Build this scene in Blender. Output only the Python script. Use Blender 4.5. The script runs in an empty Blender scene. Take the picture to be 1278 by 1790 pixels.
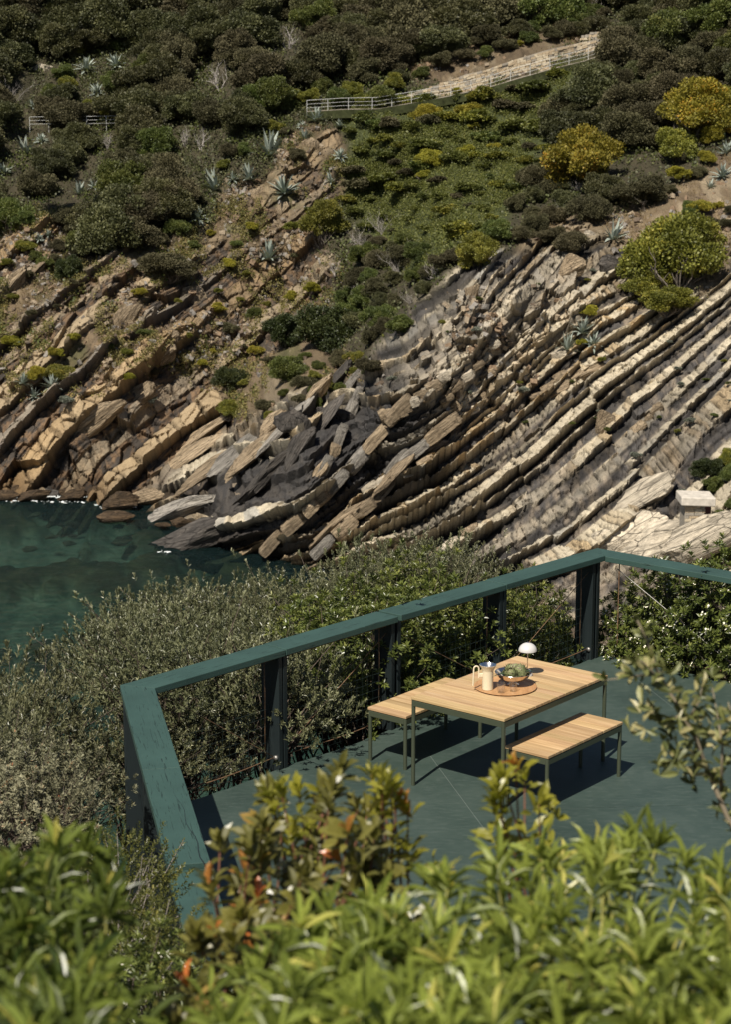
import bpy, math, random
import numpy as np
from mathutils import Vector, Matrix
random.seed(7)
rng = np.random.default_rng(7)
S = bpy.context.scene
COL = S.collection

# ------------------------------------------------------------------ camera, sky, sun, exposure
FPX, PITCH, CAMZ = 3417.64, 0.2117, 5.3519
cam = bpy.data.cameras.new('camera')
cam.sensor_fit = 'HORIZONTAL'; cam.sensor_width = 24.0
cam.lens = 24.0 * FPX / 1278.0
cam.clip_start = 0.1; cam.clip_end = 2000
cam.dof.use_dof = True; cam.dof.focus_distance = 19.0; cam.dof.aperture_fstop = 5.8
camo = bpy.data.objects.new('camera', cam); COL.objects.link(camo)
camo.location = (0, 0, CAMZ); camo.rotation_euler = (math.pi/2 - PITCH, 0, 0)
S.camera = camo

SUND = Vector((0.335, 0.668, -1.0)).normalized()
W = bpy.data.worlds.new('World'); S.world = W; W.use_nodes = True
nt = W.node_tree; nt.nodes.clear()
o_ = nt.nodes.new('ShaderNodeOutputWorld'); b_ = nt.nodes.new('ShaderNodeBackground'); s_ = nt.nodes.new('ShaderNodeTexSky')
s_.sky_type = 'NISHITA'; s_.sun_disc = False
s_.sun_elevation = math.radians(53.2); s_.sun_rotation = math.radians(206.6)
b_.inputs[1].default_value = 0.05
nt.links.new(s_.outputs[0], b_.inputs[0]); nt.links.new(b_.outputs[0], o_.inputs[0])
sl = bpy.data.lights.new('sun', 'SUN'); sl.energy = 5.0; sl.angle = math.radians(0.53); sl.color = (1.0, 0.93, 0.82)
so = bpy.data.objects.new('sun', sl); COL.objects.link(so)
so.rotation_euler = SUND.to_track_quat('-Z', 'Y').to_euler(); so.location = (-30, -60, 90)
S.view_settings.view_transform = 'Standard'; S.view_settings.look = 'None'
S.view_settings.exposure = 0.5; S.view_settings.gamma = 1.0; S.view_settings.use_curve_mapping = False

# ------------------------------------------------------------------ helpers
CP, SP = math.cos(PITCH), math.sin(PITCH)
def ray(px, py):
    u = (px-639)/FPX; w = -(py-895)/FPX
    return np.array([u, CP+w*SP, -SP+w*CP])
def at_z(px, py, z):
    d = ray(px, py); return d*((z-CAMZ)/d[2]) + np.array([0, 0, CAMZ])
def at_y(px, py, y):
    d = ray(px, py); return d*(y/d[1]) + np.array([0, 0, CAMZ])
def to_px(x, y, z):
    zz = z-CAMZ; d = y*CP-zz*SP; v = y*SP+zz*CP
    return 639+FPX*x/d, 895-FPX*v/d, d

def lin(r, g, b):      # 8 bit display value -> linear
    f = lambda c: ((c/255+0.055)/1.055)**2.4 if c/255 > 0.04045 else c/255/12.92
    return (f(r), f(g), f(b))

def tag(o, label=None, cat=None, group=None, kind=None):
    if label: o['label'] = label
    if cat: o['category'] = cat
    if group: o['group'] = group
    if kind: o['kind'] = kind
    return o
def thing(name, label, cat, loc=(0, 0, 0), group=None, rz=0.0):
    o = bpy.data.objects.new(name, None); COL.objects.link(o); o.location = loc; o.rotation_euler = (0, 0, rz)
    o.empty_display_size = 0.1
    return tag(o, label, cat, group)
def link(name, me, mat=None, parent=None, loc=None, rot=None, scale=None):
    o = bpy.data.objects.new(name, me); COL.objects.link(o)
    if mat is not None and not me.materials: me.materials.append(mat)
    if parent is not None: o.parent = parent
    if loc is not None: o.location = loc
    if rot is not None: o.rotation_euler = rot
    if scale is not None: o.scale = (scale,)*3 if isinstance(scale, (int, float)) else scale
    return o
def copy_tree(o, parent=None):
    kids = [c for c in o.children]
    c = o.copy(); COL.objects.link(c)
    if parent is not None: c.parent = parent
    for k in kids: copy_tree(k, c)
    return c

def np_mesh(name, V, F, mat=None, smooth=False, attrs=None, mats=None, midx=None):
    """V (n,3); F (m,k) int array (k 3 or 4) or list of such arrays."""
    Fs = F if isinstance(F, list) else [F]
    Fs = [np.asarray(f, dtype=np.int32) for f in Fs if len(f)]
    me = bpy.data.meshes.new(name)
    me.vertices.add(len(V)); me.vertices.foreach_set('co', np.asarray(V, dtype=np.float32).ravel())
    nl = sum(f.size for f in Fs); npoly = sum(len(f) for f in Fs)
    me.loops.add(nl); me.polygons.add(npoly)
    me.loops.foreach_set('vertex_index', np.concatenate([f.ravel() for f in Fs]))
    st = []; off = 0
    for f in Fs:
        st.append(off+np.arange(len(f))*f.shape[1]); off += f.size
    me.polygons.foreach_set('loop_start', np.concatenate(st).astype(np.int32))
    me.polygons.foreach_set('use_smooth', np.full(npoly, smooth))
    if mats:
        for m in mats: me.materials.append(m)
        if midx is not None: me.polygons.foreach_set('material_index', np.asarray(midx, dtype=np.int32))
    elif mat is not None: me.materials.append(mat)
    for k, a in (attrs or {}).items():
        if a.ndim == 1:
            at = me.attributes.new(k, 'FLOAT', 'POINT'); at.data.foreach_set('value', a.astype(np.float32))
        else:
            at = me.attributes.new(k, 'FLOAT_COLOR', 'POINT')
            c = np.ones((len(a), 4), np.float32); c[:, :3] = a; at.data.foreach_set('color', c.ravel())
    me.update(calc_edges=True); me.validate()
    return me

class MB:
    """collects simple solids into one mesh"""
    def __init__(s): s.v = []; s.f = []
    def add(s, v, f):
        n = len(s.v); s.v += [tuple(p) for p in v]; s.f += [tuple(i+n for i in q) for q in f]; return s
    def box(s, c, size, M=None):
        x, y, z = (k/2 for k in size)
        P = [Vector((i*x, j*y, k*z)) for k in (-1, 1) for j in (-1, 1) for i in (-1, 1)]
        if M is not None: P = [M @ p for p in P]
        c = Vector(c)
        return s.add([p+c for p in P], [(0, 2, 3, 1), (4, 5, 7, 6), (0, 1, 5, 4), (2, 6, 7, 3), (0, 4, 6, 2), (1, 3, 7, 5)])
    def prism(s, poly, z0, z1):
        n = len(poly)
        v = [(p[0], p[1], z0) for p in poly]+[(p[0], p[1], z1) for p in poly]
        f = [tuple(range(n-1, -1, -1)), tuple(range(n, 2*n))]+[(i, (i+1) % n, n+(i+1) % n, n+i) for i in range(n)]
        return s.add(v, f)
    def tube(s, pts, r, seg=8, caps=True):
        pts = [Vector(p) for p in pts]; n = len(pts)
        rs = r if isinstance(r, (list, tuple)) else [r]*n
        V = []; ref = None
        for i, p in enumerate(pts):
            t = (pts[min(i+1, n-1)]-pts[max(i-1, 0)])
            if t.length < 1e-9: t = Vector((0, 0, 1))
            t.normalize()
            if ref is None:
                ref = Vector((0, 0, 1)) if abs(t.z) < .9 else Vector((1, 0, 0))
            a = ref-t*ref.dot(t)
            if a.length < 1e-6: a = t.orthogonal()
            a.normalize(); ref = a; b = t.cross(a)
            for k in range(seg):
                th = 2*math.pi*k/seg
                V.append(p+(a*math.cos(th)+b*math.sin(th))*rs[i])
        F = [(i*seg+k, i*seg+(k+1) % seg, (i+1)*seg+(k+1) % seg, (i+1)*seg+k) for i in range(n-1) for k in range(seg)]
        if caps: F += [tuple(range(seg-1, -1, -1)), tuple(range((n-1)*seg, n*seg))]
        return s.add(V, F)
    def lathe(s, prof, seg=32, c=(0, 0, 0)):
        V = []; n = len(prof)
        for r, z in prof:
            for k in range(seg):
                th = 2*math.pi*k/seg; V.append((c[0]+r*math.cos(th), c[1]+r*math.sin(th), c[2]+z))
        F = [(i*seg+k, i*seg+(k+1) % seg, (i+1)*seg+(k+1) % seg, (i+1)*seg+k) for i in range(n-1) for k in range(seg)]
        return s.add(V, F)
    def mesh(s, name, mat=None, smooth=False):
        me = bpy.data.meshes.new(name); me.from_pydata(s.v, [], s.f); me.update()
        if smooth: me.polygons.foreach_set('use_smooth', [True]*len(me.polygons))
        if mat is not None: me.materials.append(mat)
        return me
def bevel(o, w=0.003, seg=2, ang=40):
    m = o.modifiers.new('bevel', 'BEVEL'); m.width = w; m.segments = seg; m.limit_method = 'ANGLE'; m.angle_limit = math.radians(ang)
    return o
def autosmooth(o, ang=40):
    me = o.data
    me.polygons.foreach_set('use_smooth', [True]*len(me.polygons))
    try: me.set_sharp_from_angle(angle=math.radians(ang))
    except Exception: pass
    return o

# ---- noise (numpy)
def _h(ix, iy, seed):
    h = (ix.astype(np.int64)*374761393+iy.astype(np.int64)*668265263+seed*1274126177) & 0xffffffff
    h = ((h ^ (h >> 13))*1274126177) & 0xffffffff
    h = h ^ (h >> 16)
    return (h & 0xffff)/65535.0
def vnoise(x, y, seed=0):
    x = np.asarray(x, float); y = np.asarray(y, float)
    ix = np.floor(x); iy = np.floor(y); fx = x-ix; fy = y-iy
    fx = fx*fx*fx*(fx*(fx*6-15)+10); fy = fy*fy*fy*(fy*(fy*6-15)+10)
    a = _h(ix, iy, seed); b = _h(ix+1, iy, seed); c = _h(ix, iy+1, seed); d = _h(ix+1, iy+1, seed)
    return (a+(b-a)*fx)*(1-fy)+(c+(d-c)*fx)*fy
def fbm(x, y, seed=0, oct=4, gain=.5):
    t = 0; a = 1; n = 0
    for i in range(oct):
        t = t+a*(vnoise(x*(1.97**i)+i*17.3, y*(1.97**i)-i*9.1, seed+i)*2-1); n += a; a *= gain
    return t/n
def worley(x, y, seed=0, jit=.9):
    """angular cells: returns a per-cell tilted-facet height, a per-cell random and the distance to the cell border"""
    ix = np.floor(x); iy = np.floor(y); b1 = np.full(x.shape, 9.); b2 = np.full(x.shape, 9.); cx = np.zeros(x.shape); cy = cx.copy(); dx0 = cx.copy(); dy0 = cx.copy()
    for j in (-1, 0, 1):
        for i in (-1, 0, 1):
            gx, gy = ix+i, iy+j
            dx = x-(gx+.5+jit*(_h(gx, gy, seed)-.5)); dy = y-(gy+.5+jit*(_h(gx, gy, seed+1)-.5)); d = dx*dx+dy*dy
            c = d < b1
            b2 = np.where(c, b1, np.minimum(b2, d)); b1 = np.where(c, d, b1)
            cx = np.where(c, gx, cx); cy = np.where(c, gy, cy); dx0 = np.where(c, dx, dx0); dy0 = np.where(c, dy, dy0)
    r = _h(cx, cy, seed+2); tx = _h(cx, cy, seed+3)-.5; ty = _h(cx, cy, seed+4)-.5
    return (r-.5)+1.5*(tx*dx0+ty*dy0), r, np.sqrt(b2)-np.sqrt(b1)
def sstep(a, b, x):
    t = np.clip((x-a)/(b-a), 0, 1); return t*t*(3-2*t)
def poly_sd(px, py, poly):
    """signed distance in px, positive inside"""
    d = np.full(px.shape, 1e9); ins = np.zeros(px.shape, bool); n = len(poly)
    for i in range(n):
        ax, ay = poly[i]; bx, by = poly[(i+1) % n]
        ex, ey = bx-ax, by-ay; L = ex*ex+ey*ey
        t = np.clip(((px-ax)*ex+(py-ay)*ey)/L, 0, 1)
        d = np.minimum(d, (px-ax-ex*t)**2+(py-ay-ey*t)**2)
        cond = ((ay > py) != (by > py))
        with np.errstate(divide='ignore', invalid='ignore'):
            xin = (bx-ax)*(py-ay)/(by-ay+1e-12)+ax
        ins ^= cond & (px < xin)
    d = np.sqrt(d); return np.where(ins, d, -d)

# ------------------------------------------------------------------ materials
MATS = {}
class NG:
    def __init__(s, name):
        s.m = bpy.data.materials.new(name); s.m.use_nodes = True; s.t = s.m.node_tree; s.t.nodes.clear()
        s.out = s.t.nodes.new('ShaderNodeOutputMaterial')
    def n(s, typ, **kw):
        nd = s.t.nodes.new(typ)
        for k, v in kw.items():
            if k.startswith('i_'):
                key = k[2:]; key = int(key) if key.isdigit() else key.replace('_', ' ')
                if isinstance(v, bpy.types.NodeSocket): s.t.links.new(v, nd.inputs[key])
                else: nd.inputs[key].default_value = v
            else: setattr(nd, k, v)
        return nd
    def l(s, a, b): s.t.links.new(a, b)
    def ramp(s, fac, stops):
        r = s.n('ShaderNodeValToRGB'); s.l(fac, r.inputs[0]); e = r.color_ramp.elements
        while len(e) < len(stops): e.new(0.5)
        for i, (p, c) in enumerate(stops):
            e[i].position = p; e[i].color = (*c, 1) if len(c) == 3 else c
        return r.outputs[0]
    def mix(s, f, a, b, mode='MIX'):
        m = s.n('ShaderNodeMix', data_type='RGBA', blend_type=mode)
        for i, v in ((0, f), (6, a), (7, b)):
            if isinstance(v, bpy.types.NodeSocket): s.l(v, m.inputs[i])
            elif i == 0: m.inputs[0].default_value = v
            else: m.inputs[i].default_value = (*v, 1)
        return m.outputs[2]
    def noise(s, scale, detail=4, rough=.55, vec=None, dist=0.0):
        nd = s.n('ShaderNodeTexNoise'); nd.inputs['Scale'].default_value = scale; nd.inputs['Detail'].default_value = detail
        nd.inputs['Roughness'].default_value = rough; nd.inputs['Distortion'].default_value = dist
        if vec is not None: s.l(vec, nd.inputs['Vector'])
        return nd.outputs[0]
    def coord(s, kind='Object', scale=None, loc=None):
        tc = s.n('ShaderNodeTexCoord').outputs[kind]
        if scale is None and loc is None: return tc
        mp = s.n('ShaderNodeMapping'); s.l(tc, mp.inputs[0])
        if scale: mp.inputs['Scale'].default_value = scale
        if loc is not None and isinstance(loc, bpy.types.NodeSocket): s.l(loc, mp.inputs['Location'])
        return mp.outputs[0]
    def math(s, op, a, b=None, c=None):
        m = s.n('ShaderNodeMath', operation=op)
        for i, v in enumerate((a, b, c)):
            if v is None: continue
            if isinstance(v, bpy.types.NodeSocket): s.l(v, m.inputs[i])
            else: m.inputs[i].default_value = v
        return m.outputs[0]
    def bump(s, h, strength=.4, dist=.01):
        b = s.n('ShaderNodeBump'); s.l(h, b.inputs['Height']); b.inputs['Strength'].default_value = strength; b.inputs['Distance'].default_value = dist
        return b.outputs[0]
    def pbsdf(s, color, rough=.6, metal=0.0, spec=.5, normal=None, **kw):
        p = s.n('ShaderNodeBsdfPrincipled')
        for key, v in (('Base Color', color), ('Roughness', rough), ('Metallic', metal), ('Specular IOR Level', spec)):
            if isinstance(v, bpy.types.NodeSocket): s.l(v, p.inputs[key])
            elif key == 'Base Color': p.inputs[key].default_value = (*v, 1)
            else: p.inputs[key].default_value = v
        if normal is not None: s.l(normal, p.inputs['Normal'])
        for k, v in kw.items(): p.inputs[k].default_value = v
        return p
    def fin(s, sh):
        s.l(sh.outputs[0] if hasattr(sh, 'outputs') else sh, s.out.inputs[0]); return s.m

def plain(name, col, rough=.6, metal=0.0, spec=.5, var=.12, nscale=6.0, bumps=0.0, **kw):
    g = NG(name); c = g.coord('Object')
    nz = g.noise(nscale, 5, .6, c)
    dark = tuple(k*(1-var) for k in col); lite = tuple(min(1, k*(1+var)) for k in col)
    colr = g.ramp(nz, [(.3, dark), (.7, lite)])
    nm = g.bump(g.noise(nscale*8, 3, .6, c), bumps, .004) if bumps else None
    return g.fin(g.pbsdf(colr, rough, metal, spec, nm, **kw))

def leaf_mat(name, dark, light, new=None, trans=.3, rough=.42, spec=.45, hv=.03, vv=.25, newpos=.9):
    """leaf colour from the per-leaf attribute 'rnd'; per-object shift from Object Info"""
    g = NG(name)
    a = g.n('ShaderNodeAttribute', attribute_name='rnd').outputs['Fac']
    stops = [(0, dark), (.78, light)] if new is None else [(0, dark), (newpos-.12, light), (newpos, new)]
    col = g.ramp(a, stops)
    r = g.n('ShaderNodeObjectInfo').outputs['Random']
    hs = g.n('ShaderNodeHueSaturation')
    g.l(g.math('MULTIPLY_ADD', r, hv, .5-hv/2), hs.inputs['Hue'])
    r2 = g.math('FRACT', g.math('MULTIPLY', r, 7.31))
    g.l(g.math('MULTIPLY_ADD', r2, vv, 1-vv/2), hs.inputs['Value']); g.l(col, hs.inputs['Color'])
    p = g.pbsdf(hs.outputs[0], rough, 0, spec)
    t = g.n('ShaderNodeBsdfTranslucent'); g.l(g.mix(1.0, hs.outputs[0], (1.0, 1.1, .55), 'MULTIPLY'), t.inputs[0])
    mx = g.n('ShaderNodeMixShader'); mx.inputs[0].default_value = trans
    g.l(p.outputs[0], mx.inputs[1]); g.l(t.outputs[0], mx.inputs[2])
    return g.fin(mx)
# ------------------------------------------------------------------ the cliff across the cove
SEA = -25.6
CTRL = [ # picture column, row, metres away
 (0,868,150),(150,868,150),(270,882,147),(350,935,137),(450,962,131.5),(560,990,127),(740,1030,120),(1000,970,116),(1278,950,111),(1278,850,118),(1100,850,121),
 (-200,868,152),(-200,600,165),(-200,300,192),(-200,0,228),
 (640,655,136.5),(700,580,139),(780,490,143),(900,440,149),(1060,440,149),(1278,470,143),(1278,640,131),(1000,640,138),(860,640,135.5),(1000,760,130),(800,740,131.5),(640,820,131.5),(520,725,136),(430,840,135),(380,890,134),
 (520,640,156),(590,610,157),(450,700,153),(400,780,150),(350,835,148.5),(640,560,157),(700,500,158),(600,480,166),
 (0,700,158),(200,700,156),(300,600,163),(0,500,171),(300,480,172),(450,400,178),(0,300,192),(300,300,188),(500,260,186),(540,190,193),(100,213,203),(300,190,201),
 (720,400,170),(860,380,161),(700,250,184),(850,200,190),(1000,250,178),(1278,300,160),(1150,350,157),(1278,150,180),(1150,100,193),(870,140,195),(1060,80,200),(960,110,197),(700,180,193),
 (0,0,228),(300,0,226),(640,0,226),(900,0,222),(1278,0,205),(0,110,214),(300,100,211),(640,90,208),(820,70,206),
 (1500,950,106),(1500,640,124),(1500,300,150),(1500,0,195)]
_c = np.array([[*at_y(a, b, d)] for a, b, d in CTRL])
_cx, _cz, _cy = _c[:, 0]/40, (_c[:, 2]+6)/40, _c[:, 1]
def _phi(r2): return np.where(r2 > 1e-12, r2*np.log(r2+1e-12), 0)
def _tps_fit():
    n = len(_cx); r2 = (_cx[:, None]-_cx)**2+(_cz[:, None]-_cz)**2
    K = _phi(r2)+np.eye(n)*0.002; Pm = np.c_[np.ones(n), _cx, _cz]
    A = np.zeros((n+3, n+3)); A[:n, :n] = K; A[:n, n:] = Pm; A[n:, :n] = Pm.T
    return np.linalg.solve(A, np.r_[_cy, 0, 0, 0])
_w = _tps_fit()
def base_y(x, z):
    xc = np.clip(x, -46, 44); zc = np.clip(z, -29, 15)
    X, Z = xc/40, (zc+6)/40
    y = _w[-3]+_w[-2]*X+_w[-1]*Z
    for i in range(len(_cx)): y = y+_w[i]*_phi((X-_cx[i])**2+(Z-_cz[i])**2)
    y = y+(z-zc)*np.where(z > zc, 1.1, 1.6)
    return y
TH = math.radians(32.0)
NT, NS = 880, 1240
gt, gs = np.meshgrid(np.linspace(-48.5, 41, NT), np.linspace(-45, 36, NS))      # along and across the bedding
GX = gt*math.cos(TH)-gs*math.sin(TH); GZ = gt*math.sin(TH)+gs*math.cos(TH)
GY = base_y(GX, GZ)
CPX, CPY, _ = to_px(GX, GY, GZ)
wob = fbm(GX*.35, GZ*.35, 3, 4)*26; wob2 = fbm(GX*.35+40, GZ*.35, 5, 4)*26
MX, MY = CPX+wob, CPY+wob2
P_RIGHT = [(640,650),(700,565),(785,480),(900,440),(1000,410),(1090,420),(1110,540),(1230,520),(1278,420),(1700,380),(1700,1500),(300,1500),(200,965),(262,880),(395,775),(500,705),(580,690)]
P_LOWL = [(-600,560),(0,590),(70,640),(130,640),(200,560),(260,500),(320,560),(345,640),(430,725),(500,715),(470,790),(395,880),(270,905),(270,1100),(-600,1100)]
P_GREEN = [(590,200),(720,178),(880,160),(1000,125),(1060,105),(990,230),(925,300),(880,400),(800,450),(720,470),(640,430),(600,360),(610,250)]
P_SOIL = [(395,330),(470,300),(540,215),(590,240),(605,330),(560,420),(520,480),(560,560),(440,640),(380,560),(330,470),(360,400)]
P_TERR = [(690,110),(820,60),(900,50),(1060,70),(960,105),(860,130),(740,150)]
P_RSOIL = [(1190,330),(1278,260),(1700,250),(1700,430),(1278,460),(1230,520),(1110,540),(1090,430),(1000,440),(900,445),(940,400),(1090,380)]
P_MID = [(-600,430),(0,420),(90,370),(180,440),(330,390),(420,430),(560,420),(600,480),(560,560),(640,650),(520,710),(430,735),(330,655),(290,610),(200,695),(0,695),(-600,650)]
m_right = sstep(-14, 14, poly_sd(MX, MY, P_RIGHT)); m_lowl = sstep(-14, 14, poly_sd(MX, MY, P_LOWL))
m_green = sstep(-16, 16, poly_sd(MX, MY, P_GREEN)); m_soil = sstep(-12, 12, poly_sd(MX, MY, P_SOIL))
m_terr = sstep(-10, 10, poly_sd(MX, MY, P_TERR)); m_rsoil = sstep(-12, 12, poly_sd(MX, MY, P_RSOIL)); m_mid = sstep(-20, 20, poly_sd(MX, MY, P_MID))
m_rsoil = np.clip(m_rsoil-m_terr, 0, 1)

def strata(theta, wamp, seed):
    th = math.radians(theta)
    s = -GX*math.sin(th)+GZ*math.cos(th); t = GX*math.cos(th)+GZ*math.sin(th)
    s = s+wamp*fbm(t*.04, s*.07, seed, 2)+.16*fbm(t*.22, s*.35, seed+9, 3)
    s = s+.35*(_h(np.floor(t/6.5+1.5*vnoise(s*.3, t*.02, seed+3)), np.floor(s/9), seed)-.5)
    return s, t
sR, tR = strata(30.5, 1.7, 11)
sL, tL = strata(38, 2.4, 31)
def profile(seed, hard, soft, amp, lo=-110, hi=110, skew=.55):
    r = np.random.default_rng(seed); S_, H_, B_, I_ = [], [], [], []; s = lo; k = 0; beds = []
    while s < hi:
        ts = r.uniform(*soft)*(1.6 if r.random() < .18 else 1); th = r.uniform(*hard)*(1.5 if r.random() < .15 else 1); A = r.uniform(*amp)
        beds.append((s+ts, s+ts+th, A, r.random()))
        S_ += [s+.02, s+ts-.02, s+ts+.02, s+ts+th-.02]; H_ += [A*.1, 0, A, A*skew]; B_ += [0, 0, 1, 1]; I_ += [k, k, k, k]
        s += ts+th; k += 1
    return np.array(S_), np.array(H_), np.array(B_), np.array(I_), beds
SR, HR, BR, IR, bedsR = profile(5, (.20, .62), (.08, .46), (.45, 1.2), skew=.25)
SLf, HL, BL, IL, bedsL = profile(8, (.8, 2.6), (.4, 1.6), (1.0, 2.4), skew=.3)
def lay(s, S_, H_, B_, I_):
    h = np.interp(s, S_, H_); b = np.interp(s, S_, B_); i = I_[np.clip(np.searchsorted(S_, s), 0, len(S_)-1)]
    return h, b, i
hR, bR, iR = lay(sR, SR, HR, BR, IR); hL, bL, iL = lay(sL, SLf, HL, BL, IL)
def joints(t, i, ln, seed):
    jit = _h(i, i*0+3, seed)*10
    L = ln*(.7+.6*_h(i, i*0+1, seed)); u = t/L+jit+.25*fbm(t*1.2, i*3.7, seed, 2); c = np.floor(u); f = u-c
    groove = sstep(.10, .02, np.minimum(f, 1-f)*L/ln)
    return c, groove, _h(c, i, seed+4)
cR, gR, rR = joints(tR+.25*sR+.5*fbm(sR*1.1, tR*.3, 70, 2), iR, .62, 71); cL, gL, rL = joints(tL+.2*sL+.8*fbm(sL*.6, tL*.2, 73, 2), iL, 2.2, 72)
w1h, w1r, w1e = worley(tR*.55, sR*1.0, 101); w2h, w2r, w2e = worley(tR*1.3, sR*1.9, 111); w3h, w3r, w3e = worley(tL*.28, sL*.5, 121); w4h, w4r, w4e = worley(tL*.8, sL*1.2, 131)
# how continuous each bed is along its run
fadeR = .22+.78*sstep(.26, .48, vnoise(tR*.14, iR*5.3, 41)); fadeL = .3+.7*sstep(.3, .6, vnoise(tL*.07, iL*5.3, 42))
lamR = fbm(tR*.18, sR*5.0, 51, 3)*.16; lamL = fbm(tL*.15, sL*3.0, 52, 3)*.25
gR = gR*sstep(.15, .35, _h(cR, iR, 75)); 
ampR = 1.15+.75*sstep(-9, -20, GZ)
dR = hR*fadeR*ampR+bR*(rR-.5)*.26-bR*gR*.22+(1-bR)*lamR*1.8+w1h*.40+w2h*.22-.12*sstep(.10, .02, w2e)+.10*fbm(GX*2.2, GZ*2.2, 53, 3)
dL = hL*fadeL+bL*(rL-.5)*.6-bL*gL*.3+(1-bL)*lamL*1.6+w3h*1.3+w4h*.5-.15*sstep(.08, .02, w4e)+.14*fbm(GX*1.8, GZ*1.8, 54, 3)
m_dark = sstep(-18, 18, poly_sd(MX, MY, [(470,735),(560,690),(640,650),(690,640),(760,700),(800,790),(770,850),(880,940),(930,1000),(930,1060),(400,1020),(262,960),(330,870)]))
bR0 = bR; bR = bR*(1-m_dark*sstep(.50, .46, _h(iR, iR*0+33, 7))); dR = dR*(1+.55*m_dark)-.5*m_dark*(1-bR)
m_fl0 = sstep(-30, 30, poly_sd(CPX, CPY, [(230,1000),(250,860),(400,770),(520,680),(660,630),(650,740),(580,820),(500,900),(430,1010)]))
dR = dR*(1-m_fl0)+m_fl0*(hR*fadeR*1.35-.6*(1-bR)+1.2*lamR+.35*w1h+.15*w2h)
# debris zone high on the right headland: looser, blockier
deb = sstep(0, 60, poly_sd(MX, MY, [(640,660),(780,480),(1060,440),(1100,560),(960,640),(900,760),(780,740),(700,720)]))
clump = fbm(GX*.55, GZ*.55, 61, 4); clump2 = fbm(GX*1.5, GZ*1.5, 62, 3)
veg = np.clip(1-m_right-m_lowl, 0, 1)
dV = clump*.55+clump2*.2
ribs = sstep(-.2, .1, fbm(tL*.07, sL*.22, 65, 3)+.25*m_soil)*m_mid
ribs = np.maximum(ribs, m_soil*sstep(-.1, .3, fbm(tL*.2, sL*.5, 66, 3))*.8)
D = m_right*(dR*(1-.35*deb)+deb*(.9*w1h+.6*w2h)) + m_lowl*(1-m_right)*dL + veg*((1-ribs)*dV+ribs*(.9*dL+.2*dV))
D = D+(1-m_terr)*(1.3*fbm(GX*.09, GZ*.12, 67, 2)*(1-.5*m_right)+.45*fbm(GX*.25, GZ*.3, 68, 3)*(1-m_right*.6))
# wave-worn dark foot
bx = (base_y(GX+.6, GZ)-base_y(GX-.6, GZ))/1.2; bz = (base_y(GX, GZ+.6)-base_y(GX, GZ-.6))/1.2
m_fl = sstep(-30, 30, poly_sd(CPX, CPY, [(250,990),(260,870),(400,790),(520,690),(660,630),(640,720),(560,800),(480,900),(420,1000)]))
bx = np.clip(bx, -.5, .5)*m_fl; bz = .83*(1-m_fl)+m_fl*np.clip(bz, .35, 1.6); ln_ = np.sqrt(bx*bx+1+bz*bz); Nx_, Ny_, Nz_ = bx/ln_, -1/ln_, bz/ln_
PX_, PY_, PZ_ = GX+Nx_*D*.9, GY+Ny_*D*1.05, GZ+Nz_*D*.85
# ---- colours (albedo) of rock, soil and litter
def C(*c): return np.array(c)
def mixc(a, b, f): return a*(1-f[..., None])+b*f[..., None]
n1 = vnoise(GX*.8, GZ*.8, 81); n2 = fbm(GX*3, GZ*3, 82, 3)*.5+.5; n3 = fbm(GX*.12, GZ*.12, 83, 3)*.5+.5
hueR = _h(iR, iR*0+7, 90)*.6+rR*.4
sand = mixc(mixc(C(.45,.39,.285), C(.38,.275,.15), sstep(.55, .9, hueR)), C(.31,.295,.26), sstep(.3, .05, hueR))
shale = mixc(C(.048,.044,.041), C(.135,.11,.082), sstep(.48, .8, n2*.5+n3*.5)); shale = shale*(.55+.9*sstep(.35, .65, vnoise(tR*.35, sR*6.5, 88)))[..., None]; shale = mixc(shale, C(.040,.038,.037)*1.0, m_dark*.85)
colR = mixc(shale, sand, np.clip(bR*(.12+.88*fadeR), 0, 1)); colR = mixc(colR, C(.35,.30,.225), deb*(.25+.6*n1)*(.4+.6*w2r))
colR = colR*(1-.72*gR*bR*(1-m_fl0))[..., None]*(.62+.35*n2+.2*w1r+.25*w2r)[..., None]*(1-.35*sstep(.09, .02, w2e))[..., None]
hueL = _h(iL, iL*0+7, 91)*.55+n3*.45
sandL = mixc(C(.285,.225,.145), C(.30,.205,.105), sstep(.4, .8, hueL)); sandL = mixc(sandL, C(.20,.175,.145), sstep(.45, .2, hueL))
colL = mixc(mixc(C(.055,.046,.038), C(.13,.085,.05), sstep(.4, .7, n2)), sandL, bL*(.4+.6*fadeL))*(1-.4*gL*bL)[..., None]*(.6+.35*n2+.2*w3r+.3*w4r)[..., None]*(1-.3*sstep(.08, .02, w4e))[..., None]
soil = mixc(C(.095,.068,.043), C(.152,.116,.070), n2); soil = mixc(soil, C(.21,.17,.115), sstep(.6, .8, n1)*.6)
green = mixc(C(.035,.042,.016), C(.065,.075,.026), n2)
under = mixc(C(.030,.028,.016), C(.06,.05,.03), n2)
soil = soil*(.75+.5*w4r)[..., None]; midc = mixc(soil, colL, ribs*.9); midc = mixc(midc, green*1.2, sstep(.5, .7, vnoise(GX*.5+9, GZ*.5, 85))*.5*(1-ribs))
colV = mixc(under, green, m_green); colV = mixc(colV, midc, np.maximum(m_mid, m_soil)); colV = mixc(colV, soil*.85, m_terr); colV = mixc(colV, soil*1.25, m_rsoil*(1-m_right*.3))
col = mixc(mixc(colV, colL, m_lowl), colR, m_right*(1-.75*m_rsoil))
wet = sstep(2.2, .3, PZ_-SEA+.8*fbm(GX*.4, GX*.13, 87, 3))
col = mixc(col, col*C(.42,.36,.30), wet*.85)
idx = np.arange(NT*NS).reshape(NS, NT)
F = np.stack([idx[:-1, :-1], idx[:-1, 1:], idx[1:, 1:], idx[1:, :-1]], -1).reshape(-1, 4)
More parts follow.
